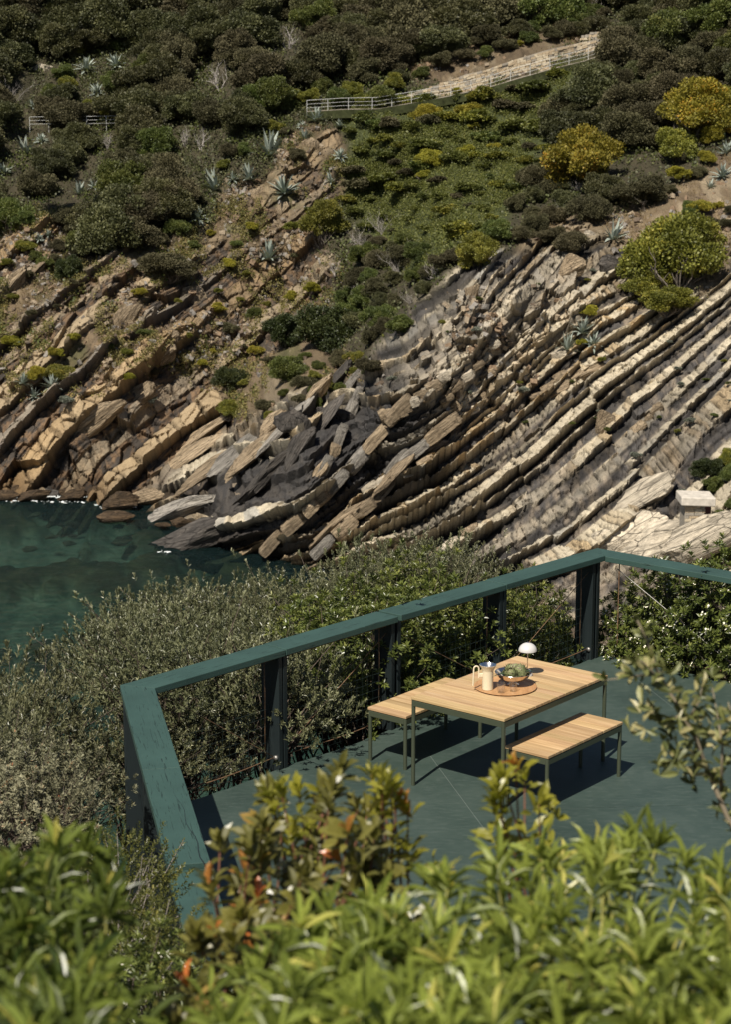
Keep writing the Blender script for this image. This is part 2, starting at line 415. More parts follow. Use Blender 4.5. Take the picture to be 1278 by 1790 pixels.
keep = ((GX > -38) & (GX < 37) & (GZ > -28.5) & (GZ < 17))
F = F[(keep.ravel()[F]).all(1)]
V = np.stack([PX_, PY_, PZ_], -1).reshape(-1, 3)
used = np.zeros(len(V), bool); used[F.ravel()] = True; remap = np.cumsum(used)-1
def rock_material():
    g = NG('cliff_rock')
    a = g.n('ShaderNodeAttribute', attribute_name='rock').outputs['Color']
    c = g.coord('Object'); nz = g.noise(9, 6, .68, c); nz2 = g.noise(2.2, 4, .6, c)
    f = g.ramp(nz, [(.25, (.55,)*3), (.5, (1, 1, 1)), (.75, (1.35,)*3)])
    colr = g.mix(1.0, a, f, 'MULTIPLY')
    h = g.math('ADD', g.math('MULTIPLY', nz, .5), nz2)
    return g.fin(g.pbsdf(colr, .9, 0, .2, g.bump(h, .8, .25)))
M_ROCK = rock_material()
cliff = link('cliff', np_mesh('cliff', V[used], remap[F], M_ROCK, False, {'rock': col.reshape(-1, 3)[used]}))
tag(cliff, kind='structure')
# the country beyond the frame, coarser
ox, oz = np.meshgrid(np.linspace(-130, 130, 131), np.linspace(-38, 66, 66)); oy = base_y(ox, oz)+1.2*fbm(ox*.08, oz*.1, 67, 3)
oy = oy+np.where((np.abs(ox) < 35) & (oz > -27) & (oz < 15.5), 4.0, .6)
i_ = np.arange(ox.size).reshape(ox.shape); Fo = np.stack([i_[:-1, :-1], i_[:-1, 1:], i_[1:, 1:], i_[1:, :-1]], -1).reshape(-1, 4)
on = (fbm(ox*.1, oz*.1, 84, 3)*.5+.5)[..., None]
oc = np.where((oz < -8)[..., None], C(.12, .10, .075)+on*C(.12, .09, .06), C(.03, .028, .016)+on*C(.03, .025, .014))
tag(link('hillside', np_mesh('hillside', np.stack([ox, oy, oz], -1).reshape(-1, 3), Fo, M_ROCK, False, {'rock': oc.reshape(-1, 3)})), kind='structure')
# depth table for standing things on the finished slope
qx, qy, qd = to_px(PX_, PY_, PZ_)
TB = 6; NBX, NBY = 1700//TB, 1300//TB
depth = np.full((NBY, NBX), 1e9)
bi = ((qx.ravel()+200)//TB).astype(int); bj = ((qy.ravel()+100)//TB).astype(int)
ok = (bi >= 0) & (bi < NBX) & (bj >= 0) & (bj < NBY)
np.minimum.at(depth, (bj[ok], bi[ok]), PY_.ravel()[ok])
def hit(px, py):
    i = int((px+200)//TB); j = int((py+100)//TB); w = depth[max(j-1, 0):j+2, max(i-1, 0):i+2]; w = w[w < 1e8]
    return at_y(px, py, float(np.median(w)) if len(w) else 170.0)
# ------------------------------------------------------------------ sea, seabed, near slope
def grid_mesh(x0, x1, y0, y1, nx_, ny_, zf):
    X, Y = np.meshgrid(np.linspace(x0, x1, nx_), np.linspace(y0, y1, ny_)); Z = zf(X, Y)
    i = np.arange(nx_*ny_).reshape(ny_, nx_)
    return np.stack([X, Y, Z], -1).reshape(-1, 3), np.stack([i[:-1, :-1], i[:-1, 1:], i[1:, 1:], i[1:, :-1]], -1).reshape(-1, 4), X, Y
def seabed_z(X, Y):
    rock = sstep(-.02, .35, fbm(X*.26, Y*.11, 201, 4))
    return SEA-1.5-.02*np.clip(150-Y, 0, 80)-.8*fbm(X*.05, Y*.05, 202, 3)+rock*1.5+.25*fbm(X*.7, Y*.5, 203, 3)
Vb, Fb, Xb, Yb = grid_mesh(-60, 40, 60, 175, 420, 420, seabed_z)
rk = sstep(-.02, .35, fbm(Xb*.26, Yb*.11, 201, 4)); nn = np.clip(fbm(Xb*.7, Yb*.3, 205, 4)*.9+.5, 0, 1)
cb = mixc(mixc(C(.18,.21,.16), C(.36,.37,.27), nn), mixc(C(.07,.06,.035), C(.22,.16,.08), nn), rk)
g = NG('seabed'); a = g.n('ShaderNodeAttribute', attribute_name='rock').outputs['Color']
tag(link('seabed', np_mesh('seabed', Vb, Fb, g.fin(g.pbsdf(a, .95, 0, .1)), True, {'rock': cb.reshape(-1, 3)})), kind='structure')
def wave_z(X, Y):
    return SEA+.10*fbm(X*.4+Y*.2, Y*.7, 207, 3)+.06*fbm(X*1.2, Y*2.1, 208, 2)
Vs, Fs, _, _ = grid_mesh(-70, 50, 58, 172, 420, 640, wave_z)
g = NG('sea_water'); c = g.coord('Object')
nb = g.noise(1.0, 5, .62, g.coord('Object', (1.6, 4.2, 1))); nbig = g.noise(.05, 3, .5, c)
bmp = g.bump(nb, 1.0, 1.3)
fr = g.n('ShaderNodeFresnel'); fr.inputs[0].default_value = 1.33; g.l(bmp, fr.inputs[1])
tr = g.n('ShaderNodeBsdfTransparent'); tr.inputs[0].default_value = (.52, .73, .70, 1)
df = g.n('ShaderNodeBsdfDiffuse'); g.l(bmp, df.inputs['Normal']); g.l(g.ramp(nbig, [(.35, (.018, .045, .045)), (.7, (.034, .072, .069))]), df.inputs[0])
body = g.n('ShaderNodeMixShader'); body.inputs[0].default_value = .34; g.l(tr.outputs[0], body.inputs[1]); g.l(df.outputs[0], body.inputs[2])
gl = g.n('ShaderNodeBsdfGlossy'); gl.inputs['Roughness'].default_value = .06; g.l(bmp, gl.inputs['Normal'])
mx = g.n('ShaderNodeMixShader'); g.l(fr.outputs[0], mx.inputs[0]); g.l(body.outputs[0], mx.inputs[1]); g.l(gl.outputs[0], mx.inputs[2])
tag(link('sea', np_mesh('sea', Vs, Fs, g.fin(mx), True)), kind='structure')

# rail plan (deck level is z = 0, top of the handrail z = 1)
A_IN = Vector((-1.575, 14.002, 0)); AP_IN = Vector((2.296, 18.222, 0))
D1 = (AP_IN-A_IN).normalized(); N1 = Vector((-D1.y, D1.x, 0))
D0 = Vector((.197, -.980, 0)).normalized(); N0 = Vector((D0.y, -D0.x, 0))
D2 = Vector((.769, -.639, 0)).normalized(); N2 = Vector((-D2.y, D2.x, 0))
if N0.x > 0: N0 = -N0
if N2.y < 0: N2 = -N2
def isect(p, d, q, e):
    den = d.x*e.y-d.y*e.x; t = ((q.x-p.x)*e.y-(q.y-p.y)*e.x)/den; return p+d*t

def out_deck(x, y):
    """distance outside the terrace edge (metres, negative inside)"""
    a = (x-A_IN.x)*N1.x+(y-A_IN.y)*N1.y; b = (x-A_IN.x)*N0.x+(y-A_IN.y)*N0.y; c = (x-AP_IN.x)*N2.x+(y-AP_IN.y)*N2.y
    return np.maximum(np.maximum(a, b), c)
def near_z(X, Y):
    o = out_deck(X, Y)
    side = -.75-.62*np.clip(o, 0, 60)+.35*fbm(X*.4, Y*.4, 301, 4)
    front = 2.7-.42*(Y-3.4)+.2*fbm(X*.6, Y*.6, 302, 3)
    front = np.where(Y < 3.4, 2.7+.35*(3.4-Y), front)
    side = np.where(Y > 9, side, side+(9-Y)*.25*sstep(9, 6, Y))
    inside = -.32+0*X
    z = np.where(o > 0, side, inside)
    return np.where(Y < 10.5, np.maximum(np.where(o > 0, np.minimum(front-.9*np.clip(o, 0, 3), 9), front), np.where(o > 0, side, -.32)), z)
Vn, Fn, Xn, Yn = grid_mesh(-30, 34, -6, 62, 200, 220, near_z)
nn = fbm(Xn*1.3, Yn*1.3, 303, 4)*.5+.5
cn = mixc(C(.035,.028,.018), C(.10,.075,.05), nn)
g = NG('leaf_litter'); a = g.n('ShaderNodeAttribute', attribute_name='rock').outputs['Color']; nz = g.noise(14, 6, .7, g.coord('Object'))
tag(link('near_slope', np_mesh('near_slope', Vn, Fn, g.fin(g.pbsdf(g.mix(1, a, g.ramp(nz, [(.3, (.5,)*3), (.7, (1.5,)*3)]), 'MULTIPLY'), .95, 0, .1, g.bump(nz, .8, .05))), True, {'rock': cn.reshape(-1, 3)})), kind='structure')

# ------------------------------------------------------------------ terrace of painted concrete slabs
def paint_floor():
    g = NG('painted_concrete'); c = g.coord('Object')
    n1_ = g.noise(1.1, 5, .62, c, .4); n2_ = g.noise(9, 6, .7, g.coord('Object', (1, 3.0, 1))); n3_ = g.noise(60, 3, .6, c)
    base = g.ramp(n1_, [(.28, (.022, .037, .031)), (.5, (.033, .052, .043)), (.72, (.051, .072, .060))])
    scuff = g.ramp(n2_, [(.5, (0, 0, 0)), (.78, (1, 1, 1))])
    col = g.mix(g.math('MULTIPLY', scuff, .55), base, (.085, .105, .093))
    col = g.mix(g.math('MULTIPLY', g.ramp(n3_, [(.62, (0, 0, 0)), (.75, (1, 1, 1))]), .25), col, (.06, .085, .08))
    ro = g.math('MULTIPLY_ADD', n2_, .25, .42)
    return g.fin(g.pbsdf(col, ro, 0, .4, g.bump(g.math('ADD', n2_, g.math('MULTIPLY', n3_, .3)), .18, .01)))
M_FLOOR = paint_floor(); M_JOINT = plain('pale_joint_filler', (.10, .125, .112), .85)
E_ = .055
dkA = isect(A_IN+N1*E_, D1, A_IN+N0*E_, D0); dkP = isect(A_IN+N1*E_, D1, AP_IN+N2*E_, D2)
far_l = A_IN+N0*E_+D0*7.0; far_r = AP_IN+N2*E_+D2*7.0
deck_poly = [(far_l.x, far_l.y), (far_r.x, 7.0), (far_r.x, far_r.y)]
edge = []
L1 = (dkP-dkA).length
for k in range(1, 60):           # the edge dips in a little between the posts
    p = dkP+(dkA-dkP)*(k/60); ph = ((p-A_IN).dot(D1)-.02)/1.44
    edge.append((p-N1*(.035*abs(math.sin(math.pi*ph))+.006*math.sin(k*2.1))).to_tuple()[:2])
deck_poly = deck_poly+[(dkP.x, dkP.y)]+edge+[(dkA.x, dkA.y)]
def clip(poly, p, n):            # keep side where (q-p).n >= 0
    out = []
    for i in range(len(poly)):
        a, b = poly[i], poly[(i+1) % len(poly)]; da = (a[0]-p[0])*n[0]+(a[1]-p[1])*n[1]; db = (b[0]-p[0])*n[0]+(b[1]-p[1])*n[1]
        if da >= 0: out.append(a)
        if da*db < 0: t = da/(da-db); out.append((a[0]+(b[0]-a[0])*t, a[1]+(b[1]-a[1])*t))
    return out
terr = link('terrace_floor', MB().prism(deck_poly, -.22, -.0016).mesh('terrace_floor', M_JOINT)); tag(terr, kind='structure')
ln1 = ((.534, 15.353), (.208, -.978)); ln2 = ((2.516, 17.564), (.234, -.972))
cells = [deck_poly]
def split(cells, p, d, gap, only=None):
    n = (-d[1], d[0]); L = math.hypot(*n); n = (n[0]/L, n[1]/L); out = []
    for c in cells:
        if only and not only(c): out.append(c); continue
        for sgn in (1, -1):
            q = clip(c, (p[0]+n[0]*gap*sgn, p[1]+n[1]*gap*sgn), (n[0]*sgn, n[1]*sgn))
            if len(q) >= 3: out.append(q)
    return out
cen = lambda c: (sum(p[0] for p in c)/len(c), sum(p[1] for p in c)/len(c))
cells = split(cells, *ln1, .0030); cells = split(cells, *ln2, .0028)
def right_of(l): return lambda c: (cen(c)[0]-l[0][0])*(-l[1][1])-(cen(c)[1]-l[0][1])*(-l[1][0]) > 0
cells = split(cells, (2.2, 14.18), (.997, .078), .0012, lambda c: cen(c)[0] > 1.0)
cells = split(cells, (2.25, 15.38), (.98, .19), .0012, lambda c: cen(c)[0] > .9 and cen(c)[1] > 14)
cells = split(cells, (0.3, 12.9), (.99, .12), .0012, lambda c: cen(c)[0] < 1.2)
for i, c in enumerate(cells):
    tag(link('floor_slab', MB().prism(c, -.011, 0.0 if i % 2 else .0015).mesh('floor_slab', M_FLOOR), parent=terr))

# ------------------------------------------------------------------ guard railing
def paint_wood(name, base, wear):
    g = NG(name); uv = g.n('ShaderNodeAttribute', attribute_name='along').outputs['Color']
    mp = g.n('ShaderNodeMapping'); g.l(uv, mp.inputs[0]); mp.inputs['Scale'].default_value = (2.2, 40, 40)
    mp2 = g.n('ShaderNodeMapping'); g.l(uv, mp2.inputs[0]); mp2.inputs['Scale'].default_value = (4.5, 85, 85)
    gr = g.noise(1.0, 5, .6, mp.outputs[0]); ck = g.noise(1.0, 3, .55, mp2.outputs[0], 1.0)
    bg = g.noise(2.5, 4, .6, uv)
    col = g.ramp(bg, [(.3, tuple(k*.86 for k in base)), (.7, tuple(k*1.14 for k in base))])
    col = g.mix(g.math('MULTIPLY', g.ramp(gr, [(.58, (0, 0, 0)), (.72, (1, 1, 1))]), .25), col, wear)
    crack = g.ramp(ck, [(.34, (1, 1, 1)), (.375, (0, 0, 0))])
    col = g.mix(g.math('MULTIPLY', crack, .75), col, tuple(k*.25 for k in base))
    h = g.math('SUBTRACT', g.math('MULTIPLY', gr, .35), g.math('MULTIPLY', crack, .9))
    return g.fin(g.pbsdf(col, .52, 0, .4, g.bump(h, .5, .006)))
M_RAIL = paint_wood('teal_painted_timber', (.032, .066, .055), (.055, .088, .075))
M_POST = paint_wood('dark_teal_painted_timber', (.010, .0155, .0165), (.030, .038, .038))
M_RUST = plain('rusty_steel_rod', (.17, .10, .055), .75, .3, .4, .4, 30)
M_GALV = plain('galvanised_wire', (.25, .24, .22), .5, .8)
M_MESH = plain('dark_wire_netting', (.03, .045, .042), .6, .4)
rail = thing('guard_railing', 'teal painted timber guard railing around the terrace edge, with paired dark posts and thin cables', 'railing', tuple(A_IN))
def board(name, pts_in_out, d, z0, z1, mat, parent=rail, loc=Vector(A_IN), bev=.004):
    """plank whose outline is a quad in plan; stores lengthwise coordinates for the grain"""
    P = [Vector(p) for p in pts_in_out]
    m = MB().prism([(p.x-loc.x, p.y-loc.y) for p in P], z0-loc.z, z1-loc.z)
    me = m.mesh(name, mat)
    along_attr(me, d, P[0]-loc)
    return bevel(link(name, me, parent=parent), bev, 2)
def along_attr(me, d, o=Vector((0, 0, 0))):
    at = me.attributes.new('along', 'FLOAT_COLOR', 'POINT'); d = Vector(d).normalized(); s_ = Vector((0, 0, 1)).cross(d)
    if s_.length < .1: s_ = Vector((1, 0, 0))
    s_.normalize(); u_ = d.cross(s_); k = random.random()*20
    for i, v in enumerate(me.vertices):
        p = v.co-o; at.data[i].color = (p.dot(d)+k, p.dot(s_)+k, p.dot(u_)+k*.3, 1)
WD, TH = .25, .052
def quad(p, q, n, w=WD): return [p, q, q+n*w, p+n*w]
A_OUT = isect(A_IN+N1*WD, D1, A_IN+N0*WD, D0); AP_OUT = isect(A_IN+N1*WD, D1, AP_IN+N2*WD, D2)
JT = [0.0, 1.385, 2.749, 4.212, (AP_IN-A_IN).length]
for k in range(4):
    g0 = .004; p = A_IN+D1*(JT[k]+(g0 if k else 0)); q = A_IN+D1*(JT[k+1]-(g0 if k < 3 else 0))
    Q = [p, q, q+N1*WD, p+N1*WD]
    if k == 0: Q[3] = A_OUT
    if k == 3: Q[2] = AP_OUT
    if k == 2: Q[0] = Q[0]+D1*.035; Q[3] = Q[3]+D1*.02
    board('handrail_board', Q, D1, .948+.002*k, 1.0+.0025*k, M_RAIL)
JL = [0, 1.79, 3.455, 5.4]
for k in range(3):
    p = A_IN+D0*(JL[k]+(.003 if k else 0)); q = A_IN+D0*(JL[k+1]-(.003 if k < 1 else .012)); Q = [p, q, q+N0*WD, p+N0*WD]
    if k == 0: Q[3] = A_OUT+D0*.004; Q[0] = A_IN+D0*.003
    dz = (0, 0, -.03)[k]
    board('handrail_board', Q, D0, .948+dz, 1.001+dz, M_RAIL)
# a long split in the second board
sp = [A_IN+D0*(2.15+.11*k)+N0*(.085+.012*math.sin(k*1.3)-.004*k) for k in range(13)]
me = MB().tube([(p-A_IN)+Vector((0, 0, 1.0005)) for p in sp], [.0006+.0035*k/12 for k in range(13)], 5).mesh('split', M_POST); link('split', me, parent=rail); along_attr(me, D0)
JR = [0, 1.5, 3.0, 4.6]
for k in range(3):
    p = AP_IN+D2*(JR[k]+(.004 if k else .003)); q = AP_IN+D2*(JR[k+1]-.004); Q = [p, q, q+N2*WD, p+N2*WD]
    if k == 0: Q[3] = AP_OUT+D2*.004
    board('handrail_board', Q, D2, .948, 1.001, M_RAIL)
def post_pair(p, d, n, zb=0.0, zt=.946, gap=.012, wide=.20, t=.044, one=False):
    for s_ in ((-1, 1) if not one else (-1,)):
        o = p+d*(s_*(gap/2+t/2))
        Q = [o-d*t/2+n*.02, o+d*t/2+n*.02, o+d*t/2+n*(.02+wide), o-d*t/2+n*(.02+wide)]
        b = board('post', Q, Vector((0, 0, 1)), zb-.02, zt, M_POST)
        # slotted bracket between the two planks
    link('post_spacer', MB().box((p+n*.10-A_IN)+Vector((0, 0, .62)), (gap*.9, gap*.9, .5)).mesh('post_spacer', M_POST), parent=rail)
    link('cable_anchor', MB().tube([(p-d*.072+n*.05-A_IN)+Vector((0, 0, .10)), (p-d*.045+n*.05-A_IN)+Vector((0, 0, .10))], .022, 12).mesh('cable_anchor', M_GALV, True), parent=rail)
    link('steel_rod', MB().tube([(p-d*.11+n*.12-A_IN)+Vector((0, 0, .08)), (p-d*.11+n*.12-A_IN)+Vector((0, 0, .93))], .0055, 6).mesh('steel_rod', M_RUST, True), parent=rail)
post_pair(A_IN+D1*1.37, D1, N1); post_pair(A_IN+D1*2.745, D1, N1, gap=.035); post_pair(A_IN+D1*4.2, D1, N1)
post_pair(AP_IN-D1*.10, D1, N1, gap=.03); post_pair(AP_IN+D2*1.6, D2, N2); post_pair(AP_IN+D2*3.1, D2, N2)
post_pair(A_IN+D0*.18+N0*.03, D0, N0, zb=-.75); post_pair(A_IN+D0*1.82+N0*.03, D0, N0, zb=-.9); post_pair(A_IN+D0*3.5+N0*.03, D0, N0, zb=-.9)
def cable(p, q, r=.0035, sag=0.0, mat=None, name='cable'):
    pts = [(p+(q-p)*(i/8)-Vector((0, 0, sag*math.sin(math.pi*i/8))))-A_IN for i in range(9)]
    link(name, MB().tube(pts, r, 5).mesh(name, mat or M_RUST, True), parent=rail)
up = lambda z: Vector((0, 0, z))
st = [0.12, 1.32, 2.69, 4.14, 5.58]
for k in range(4):
    o = N1*.07; a, b = A_IN+D1*(st[k]+.08)+o, A_IN+D1*(st[k+1]-.02)+o
    cable(a+up(.10), b+up(.10), .0042, .02); cable(a+up(.92), b+up(.92), .003)
    if k in (0, 2): cable(a+up(.86), b+up(.11), .0035)
    else: cable(a+up(.12), b+up(.86), .0035)
cable(AP_IN+D2*.1+N2*.07+up(.88), AP_IN+D2*1.5+N2*.07+up(.10), .005, 0, M_GALV); cable(AP_IN+D2*.12+N2*.07+up(.10), AP_IN+D2*1.5+N2*.07+up(.09), .005, .01)
cable(AP_IN+D2*.12+N2*.07+up(.10), AP_IN+D2*.12+N2*.07+up(.93), .006)
def netting(p, d, L, z0=.03, z1=.90, st_=.07):
    m = MB(); k = 0
    n_ = int(L/st_)
    for i in range(n_+1): m.tube([p+d*(i*st_)+up(z0)-A_IN, p+d*(i*st_)+up(z1)-A_IN], .0011, 3, False)
    for j in range(int((z1-z0)/st_)+1): m.tube([p+up(z0+j*st_)-A_IN, p+d*L+up(z0+j*st_)-A_IN], .0011, 3, False)
    tag(link('wire_netting', m.mesh('wire_netting', M_MESH), parent=rail), kind='stuff')
for k in range(4): netting(A_IN+D1*(st[k]+.08)+N1*.085, D1, st[k+1]-st[k]-.16)

# ------------------------------------------------------------------ table and benches
def teak():
    g = NG('teak'); tc = g.n('ShaderNodeTexCoord').outputs['Object']; r = g.n('ShaderNodeObjectInfo').outputs['Random']
    off = g.n('ShaderNodeCombineXYZ'); g.l(g.math('MULTIPLY', r, 37), off.inputs[0]); g.l(g.math('MULTIPLY', r, 11), off.inputs[1])
    mp = g.n('ShaderNodeMapping'); g.l(tc, mp.inputs[0]); g.l(off.outputs[0], mp.inputs['Location']); mp.inputs['Scale'].default_value = (1.6, 26, 26)
    gr = g.noise(1.0, 6, .62, mp.outputs[0], .5); mp2 = g.n('ShaderNodeMapping'); g.l(tc, mp2.inputs[0]); g.l(off.outputs[0], mp2.inputs['Location']); mp2.inputs['Scale'].default_value = (3, 160, 160)
    fi = g.noise(1.0, 3, .6, mp2.outputs[0])
    col = g.ramp(gr, [(.25, (.30, .19, .09)), (.48, (.415, .283, .145)), (.62, (.47, .333, .18)), (.8, (.53, .393, .235))])
    col = g.mix(.5, col, g.mix(1, col, g.ramp(fi, [(.3, (.7, .66, .6)), (.7, (1.15, 1.15, 1.15))]), 'MULTIPLY'))
    hs = g.n('ShaderNodeHueSaturation'); g.l(g.math('MULTIPLY_ADD', g.math('FRACT', g.math('MULTIPLY', r, 5.7)), .36, .80), hs.inputs['Value']); g.l(col, hs.inputs['Color'])
    g.l(g.math('MULTIPLY_ADD', r, .016, .491), hs.inputs['Hue'])
    return g.fin(g.pbsdf(hs.outputs[0], .55, 0, .35, g.bump(fi, .15, .002)))
M_TEAK = teak(); M_STEEL = plain('olive_powder_coat', (.046, .055, .034), .42, 0, .45, .05, 20)
YAW = .68; TA = Vector((math.cos(YAW), -math.sin(YAW), 0)); TB_ = Vector((math.sin(YAW), math.cos(YAW), 0))
def slat_table(name, label, cat, corner, L, W, H, n, group=None, proto=None, thick=.022, apron=.045):
    c = Vector((corner[0], corner[1], 0)); cen_ = c+TA*(W/2)+TB_*(L/2)
    t = thing(name, label, cat, (cen_.x, cen_.y, 0), group, -YAW)        # local x across, local y along
    pitch = L/n; gap = .004
    me = MB().box((0, 0, 0), (W, pitch-gap, thick)).mesh('slat', M_TEAK)
    for i in range(n):
        o = bevel(link('slat', me, parent=t, loc=(0, -L/2+pitch*(i+.5), H-thick/2)), .0025, 2)
    zt = H-thick-.006
    fr_ = MB(); r = .016
    for sx in (-1, 1): fr_.box((sx*(W/2-.012), 0, zt-apron/2), (.020, L-.05, apron))
    for sy in (-1, 1): fr_.box((0, sy*(L/2-.012), zt-apron/2), (W-.05, .020, apron))
    for k in range(3): fr_.box((-W/4+W/4*k, 0, zt-.012), (.03, L-.05, .02))
    bevel(link('frame', fr_.mesh('frame', M_STEEL), parent=t), .002, 2)
    lm = MB().tube([(0, 0, 0), (0, 0, zt)], r, 16).mesh('leg', M_STEEL); autosmooth_mesh(lm)
    gm = MB().tube([(0, 0, 0), (0, 0, .006)], r*.95, 16).mesh('foot_cap', plain('black_rubber', (.02, .02, .02), .8))
    for sx in (-1, 1):
        for sy in (-1, 1):
            lg = link('leg', lm, parent=t, loc=(sx*(W/2-r-.001), sy*(L/2-r-.001), .0022)); 
    return t
def autosmooth_mesh(me):
    me.polygons.foreach_set('use_smooth', [True]*len(me.polygons))
    try: me.set_sharp_from_angle(angle=math.radians(40))
    except Exception: pass
slat_table('dining_table', 'slatted teak dining table with olive green steel frame, the tall one between the two benches', 'table', (.3552, 14.6397), 1.4631, .8906, .73, 14)
slat_table('bench', 'slatted teak bench on the railing side of the table, partly hidden behind it', 'bench', (.0191, 15.2271), 1.0679, .3953, .457, 11, 'teak benches at the table')
slat_table('bench', 'slatted teak bench in front of the table, nearest the viewer', 'bench', (1.0705, 14.265), 1.0679, .3953, .457, 11, 'teak benches at the table')

# ------------------------------------------------------------------ things on the table
TZ = .73
def wood_tray():
    g = NG('tray_oak'); gr = g.noise(1, 5, .6, g.coord('Object', (30, 2.5, 30)))
    return g.fin(g.pbsdf(g.ramp(gr, [(.3, (.33, .17, .07)), (.7, (.47, .27, .125))]), .42, 0, .4))
tray = link('round_tray', MB().lathe([(0, .006), (.215, .006), (.232, .009), (.248, .0155), (.250, .019), (.247, .0215), (.240, .0205), (.232, .0165), (.22, .0145), (0, .0145)], 72, ).mesh('round_tray', wood_tray(), True), loc=(1.112, 14.885, TZ))
tray.data.transform(Matrix.Translation((0, 0, -.006))); autosmooth(tray, 50)
tag(tray, 'round brown wooden tray under the jug and the glasses', 'tray')
TRZ = TZ+.0087
M_CREAM = plain('cream_enamel', (.62, .55, .39), .38, 0, .5, .04, 8); M_CHROME = plain('polished_steel', (.72, .69, .64), .16, 1.0, .5, .02)
jug = thing('jug', 'cream enamel jug with a hooked tube handle and a funnel mouth, on the round tray', 'jug', (.968, 14.81, TRZ), rz=.1)
R0 = .0435
autosmooth(link('body', MB().lathe([(0, 0), (R0-.003, 0), (R0, .003), (R0, .150), (R0+.001, .156), (.0665, .199), (.068, .201), (.0672, .2022)], 48).mesh('body', M_CREAM), parent=jug), 35)
autosmooth(link('lining', MB().lathe([(.0672, .2022), (.0655, .2005), (R0-.002, .157), (R0-.004, .15), (R0-.004, .004), (0, .004)], 48).mesh('lining', M_CHROME), parent=jug), 35)
hp = [(-.117, 0, .034), (-.115, 0, .10), (-.113, 0, .168)]+[(-.0925-.0205*math.cos(a), 0, .168+.024*math.sin(a)) for a in [math.pi*k/10 for k in range(1, 10)]]+[(-.072, 0, .168), (-.072, 0, .12), (-.0725, 0, .098)]
autosmooth(link('handle', MB().tube(hp, .0062, 12).mesh('handle', M_CREAM), parent=jug), 50)
bevel(link('handle_bracket', MB().box((-.0545, 0, .118), (.03, .018, .03)).mesh('handle_bracket', M_CREAM), parent=jug), .004, 2)
def glassm():
    g = NG('drinking_glass'); tr = g.n('ShaderNodeBsdfTransparent'); tr.inputs[0].default_value = (.985, .99, .99, 1)
    gl = g.n('ShaderNodeBsdfGlossy'); gl.inputs['Roughness'].default_value = .03
    lw = g.n('ShaderNodeLayerWeight'); lw.inputs[0].default_value = .28
    mx = g.n('ShaderNodeMixShader'); g.l(g.math('MULTIPLY_ADD', lw.outputs['Facing'], .30, .05), mx.inputs[0]); g.l(tr.outputs[0], mx.inputs[1]); g.l(gl.outputs[0], mx.inputs[2])
    return g.fin(mx)
M_GLASS = glassm()
gme = MB().lathe([(0, 0), (.024, 0), (.027, .003), (.0355, .076), (.0352, .078), (.0342, .077), (.0262, .012), (.022, .009), (0, .009)], 36).mesh('tumbler', M_GLASS, True)
for px, lab in ((876.5, 'clear glass tumbler nearest the jug on the tray'), (897.5, 'clear glass tumbler standing right in front of the bowl')):
    p = at_z(px, 1210.0 if px < 880 else 1207.8, TRZ)
    tag(link('tumbler', gme, loc=(p[0], p[1], TRZ)), lab, 'glass', 'tumblers on the tray')
bowl = thing('bowl', 'polished metal footed bowl holding the artichokes', 'bowl', (1.178, 14.935, TRZ))
BR_ = .148
prof = [(0, .030), (.03, .030), (.06, .034), (.095, .047), (.125, .070), (BR_-.004, .100), (BR_, .104), (BR_-.001, .1055), (BR_-.006, .1025), (.122, .074), (.092, .0505), (.058, .0375), (0, .034)]
autosmooth(link('basin', MB().lathe(prof, 56).mesh('basin', M_CHROME), parent=bowl), 60)
autosmooth(link('foot', MB().lathe([(0, 0), (.045, 0), (.047, .003), (.03, .012), (.022, .03), (0, .031)], 40).mesh('foot', M_CHROME), parent=bowl), 60)
def leaf_tri(name, mat, L, Wd, curl, n=5):
    m = MB(); v = []
    for i in range(n+1):
        t = i/n; w = Wd*math.sin(math.pi*min(1, .12+.88*t)**.8)*(1-.15*t); z = curl*t*t*L
        v += [(-w/2, t*L, z+.15*w), (0, t*L, z), (w/2, t*L, z+.15*w)]
    f = []
    for i in range(n): f += [(3*i, 3*i+1, 3*i+4, 3*i+3), (3*i+1, 3*i+2, 3*i+5, 3*i+4)]
    m.add(v, f); return m.mesh(name, mat, True)
